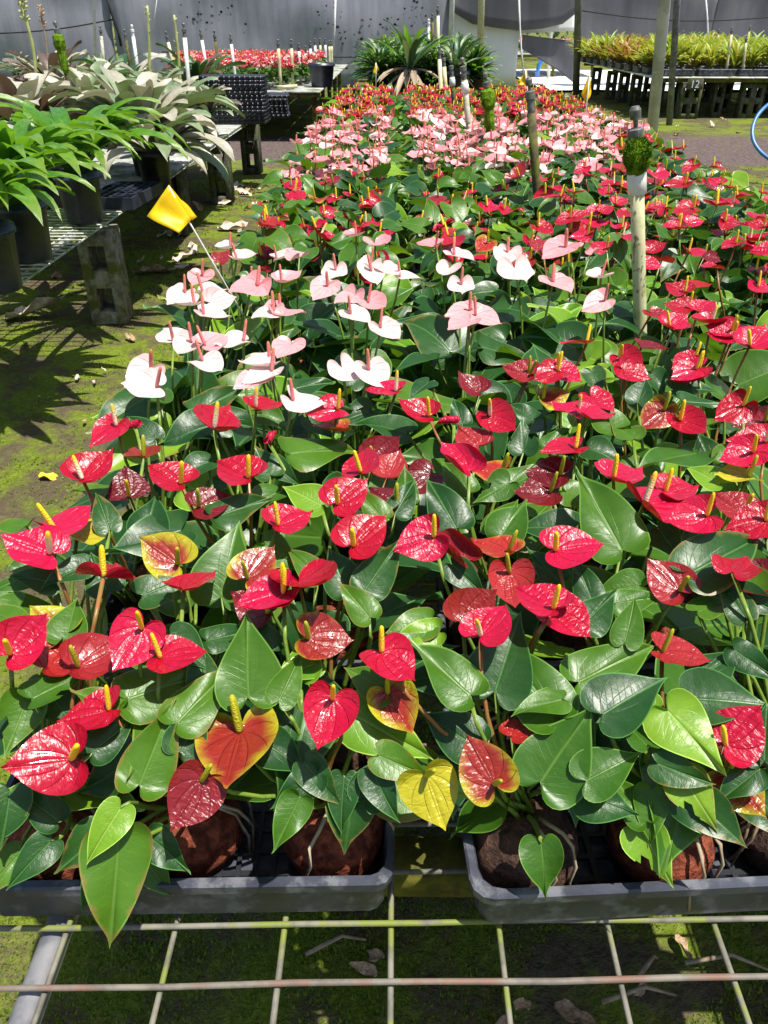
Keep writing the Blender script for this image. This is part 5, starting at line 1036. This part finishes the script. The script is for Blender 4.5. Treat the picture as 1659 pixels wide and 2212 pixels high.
# ================================================================== BLACK CELL TRAYS
def cell_tray(nx_=10, ny_=5, w=.54, d=.28, h=.045, mat='blu'):
    b = MB(); b.box((0, -d / 2 + .006, h / 2), (w, .012, h)); b.box((0, d / 2 - .006, h / 2), (w, .012, h)); b.box((-w / 2 + .006, 0, h / 2), (.012, d - .026, h)); b.box((w / 2 - .006, 0, h / 2), (.012, d - .026, h))
    b.box((0, 0, .006), (w - .03, d - .03, .006))
    for i in range(1, nx_): b.box((-w / 2 + w * i / nx_, 0, h * .5), (.009, d - .03, h * .82))
    for j in range(1, ny_): b.box((0, -d / 2 + d * j / ny_, h * .47), (w - .03, .009, h * .78))
    return b.mesh('cell_tray', M[mat], False)
p_ = at_z(250, 452, ZLb); o = add('cell_tray', cell_tray(6, 9, .26, .46, .055)); o.location = (p_.x - .02, p_.y + .22, ZLb); o.rotation_euler = (0, 0, R(-4)); tag(o, 'blue-black plastic cell tray lying at the left bench edge', 'tray')
CT = MB()
for i in range(13):
    for sg in (-1, 1): CT.box((-.264 + .044 * i, sg * .151, .014), (.020, .014, .0272))
CT.box((0, 0, .014), (.558, .296, .0265), bev=.003); CT.box((.004, 0, .024), (.575, .30, .006), bev=.0015)
CTM = CT.mesh('nested_tray', M['blk'])
p_ = at_d(508, 260, 7.45)
for i in range(13):
    o = add('nested_tray', CTM); o.location = (p_.x - .02 + random.uniform(-.006, .006), 7.6 + random.uniform(-.006, .006), ZL + .03 + i * .028); o.rotation_euler = (0, 0, R(random.uniform(-1, 1)))
    tag(o, 'black tray in the tall stack on the grey board, %s from the bottom' % ORD[i + 1], 'tray', 'tall stack of black trays on the left bench')
for i in range(7):
    o = add('nested_tray', CTM); o.location = (p_.x + .10 + random.uniform(-.008, .008), 8.1 + random.uniform(-.006, .006), ZL + .03 + i * .026); o.rotation_euler = (0, 0, R(8 + random.uniform(-1, 1)))
    tag(o, 'tray in the lower stack behind the tall tray stack, %s from the bottom' % ORD[i + 1], 'tray', 'lower stack of trays on the left bench')
p_ = at_d(693, 150, 11.3); e = empty('plant_pot', (p_.x, 11.4, .57)); pot_parts(e, .17, .26, 'blu'); tag(e, 'empty blue-black pot standing at the red flower bench corner', 'pot')

# ================================================================== HOSE, LITTER, PIPE
hp = [px_at(x, y, d) for x, y, d in ((1720, 190, 8.4), (1668, 220, 8.3), (1640, 245, 8.2), (1626, 275, 8.1), (1628, 305, 8.0), (1645, 330, 7.9), (1675, 350, 7.8), (1730, 372, 7.7))]
hp = [tuple(q) for q in catmull(hp, 40)]; tag(add('garden_hose', MB().tube(hp, .017, 10).mesh('garden_hose', M['hose'])), 'blue garden hose looping in from the right edge', 'hose')
def litter_mesh(mat, seed, lobes=False):
    rg = random.Random(seed); h_ = heart([(.004, -.01), (.09, .03), (.17, .16), (.20, .36), (.17, .6), (.09, .84), (0, 1)], 10, [.35, .7, 1.0], curl=rg.uniform(2.5, 6), droop=rg.uniform(-1.6, 1.6), wave=.07, wf=5, twist=rg.uniform(-1.3, 1.3), seed=seed)
    return MB().raw(h_[0], h_[1], 0, h_[2], h_[3]).mesh('fallen_leaf', M[mat])
LM = [litter_mesh('dry' if i % 2 else 'dryp', 400 + i) for i in range(8)]
def litter(px_, py_, s_, rz, me, label, group=None):
    p_ = at_z(px_, py_, .01); o = add('fallen_leaf', me); o.location = (p_.x, p_.y, gz(p_.x, p_.y) + .018); o.rotation_euler = (R(random.uniform(-12, 12)), R(random.uniform(-12, 12)), rz); o.scale = (s_, s_, s_); tag(o, label, 'leaf', group); return o
litter(10, 684, .34, R(-92), LM[0], 'long dry brown leaf lying under the left bench'); litter(82, 1024, .085, R(-80), litter_mesh('yel', 420), 'single yellow fallen leaf on the moss beside the red flowers')
litter(288, 588, .26, R(-75), LM[1], 'long curled tan leaf just behind the pale cinder block'); litter(372, 560, .2, R(-60), LM[2], 'dry tan leaf lying below the yellow flag'); litter(420, 545, .2, R(20), LM[4], 'pale dry leaf behind the yellow flag stake')
litter(470, 492, .24, R(-90), LM[6], 'long pale leaf on bright moss right of the flag'); litter(290, 735, .08, R(40), LM[3], 'small pale leaf on moss beside the dark leaves'); litter(110, 590, .22, R(-100), LM[5], 'dry leaf under the mesh edge of the left bench')
rg = random.Random(9)
HEAPS = ((16, lambda: (rg.gauss(545, 25), rg.gauss(415, 12)), (.05, .16), 'curled dry leaf in the litter beside the second left block', 'dry leaves by the second left block'),
         (14, lambda: (rg.uniform(290, 520), rg.uniform(440, 600)), (.05, .16), 'curled dry leaf on moss around the yellow flag', 'dry leaves around the flag'),
         (6, lambda: (rg.uniform(60, 330), rg.uniform(780, 1000)), (.03, .05), 'tiny pale leaf scrap on open moss left of red flowers', 'leaf scraps on the open moss'),
         (10, lambda: (rg.uniform(1450, 1650), rg.uniform(255, 300)), (.05, .16), 'dry leaf scrap on ground below the yellow bromeliad bench', 'dry leaves on the right aisle'))
for n_, f_, sz, lab, grp in HEAPS:
    for i, (x, y) in enumerate(sorted(f_() for q in range(n_))):
        litter(x, y, rg.uniform(*sz), rg.uniform(0, 6.28), LM[rg.randrange(8)], '%s, %s from left' % (lab, ORD[i + 1]), grp)
for i, (x, y, s_, m_) in enumerate(((1105, 2195, .07, 1), (1200, 2165, .075, 3), (830, 2060, .05, 5), (1150, 2170, .05, 7), (1460, 2020, .05, 1), (815, 2100, .05, 3), (1390, 2120, .035, 5))): litter(x, y, s_, rg.uniform(0, 6.28), LM[m_], 'brown withered leaf on the ground below the mesh, %s from left' % ORD[(3, 5, 2, 4, 7, 1, 6)[i]], 'withered leaves below the front mesh')
for i, (a_, c_) in enumerate((((660, 2062), (790, 2030)), ((1300, 2165), (1460, 2150)), ((1480, 2080), (1659, 2095)), ((1380, 2110), (1420, 2070)))):
    A_, B_ = at_z(*a_, .02), at_z(*c_, .02); tag(add('twig', MB().tube([A_, A_.lerp(B_, .5) + Vector((.01, .012, .012)), B_], [.004, .0035, .002], 6).mesh('twig', M['root'])), 'pale dry twig on the mossy ground below the mesh, %s from left' % ORD[(1, 2, 4, 3)[i]], 'twig', 'dry twigs below the front mesh')
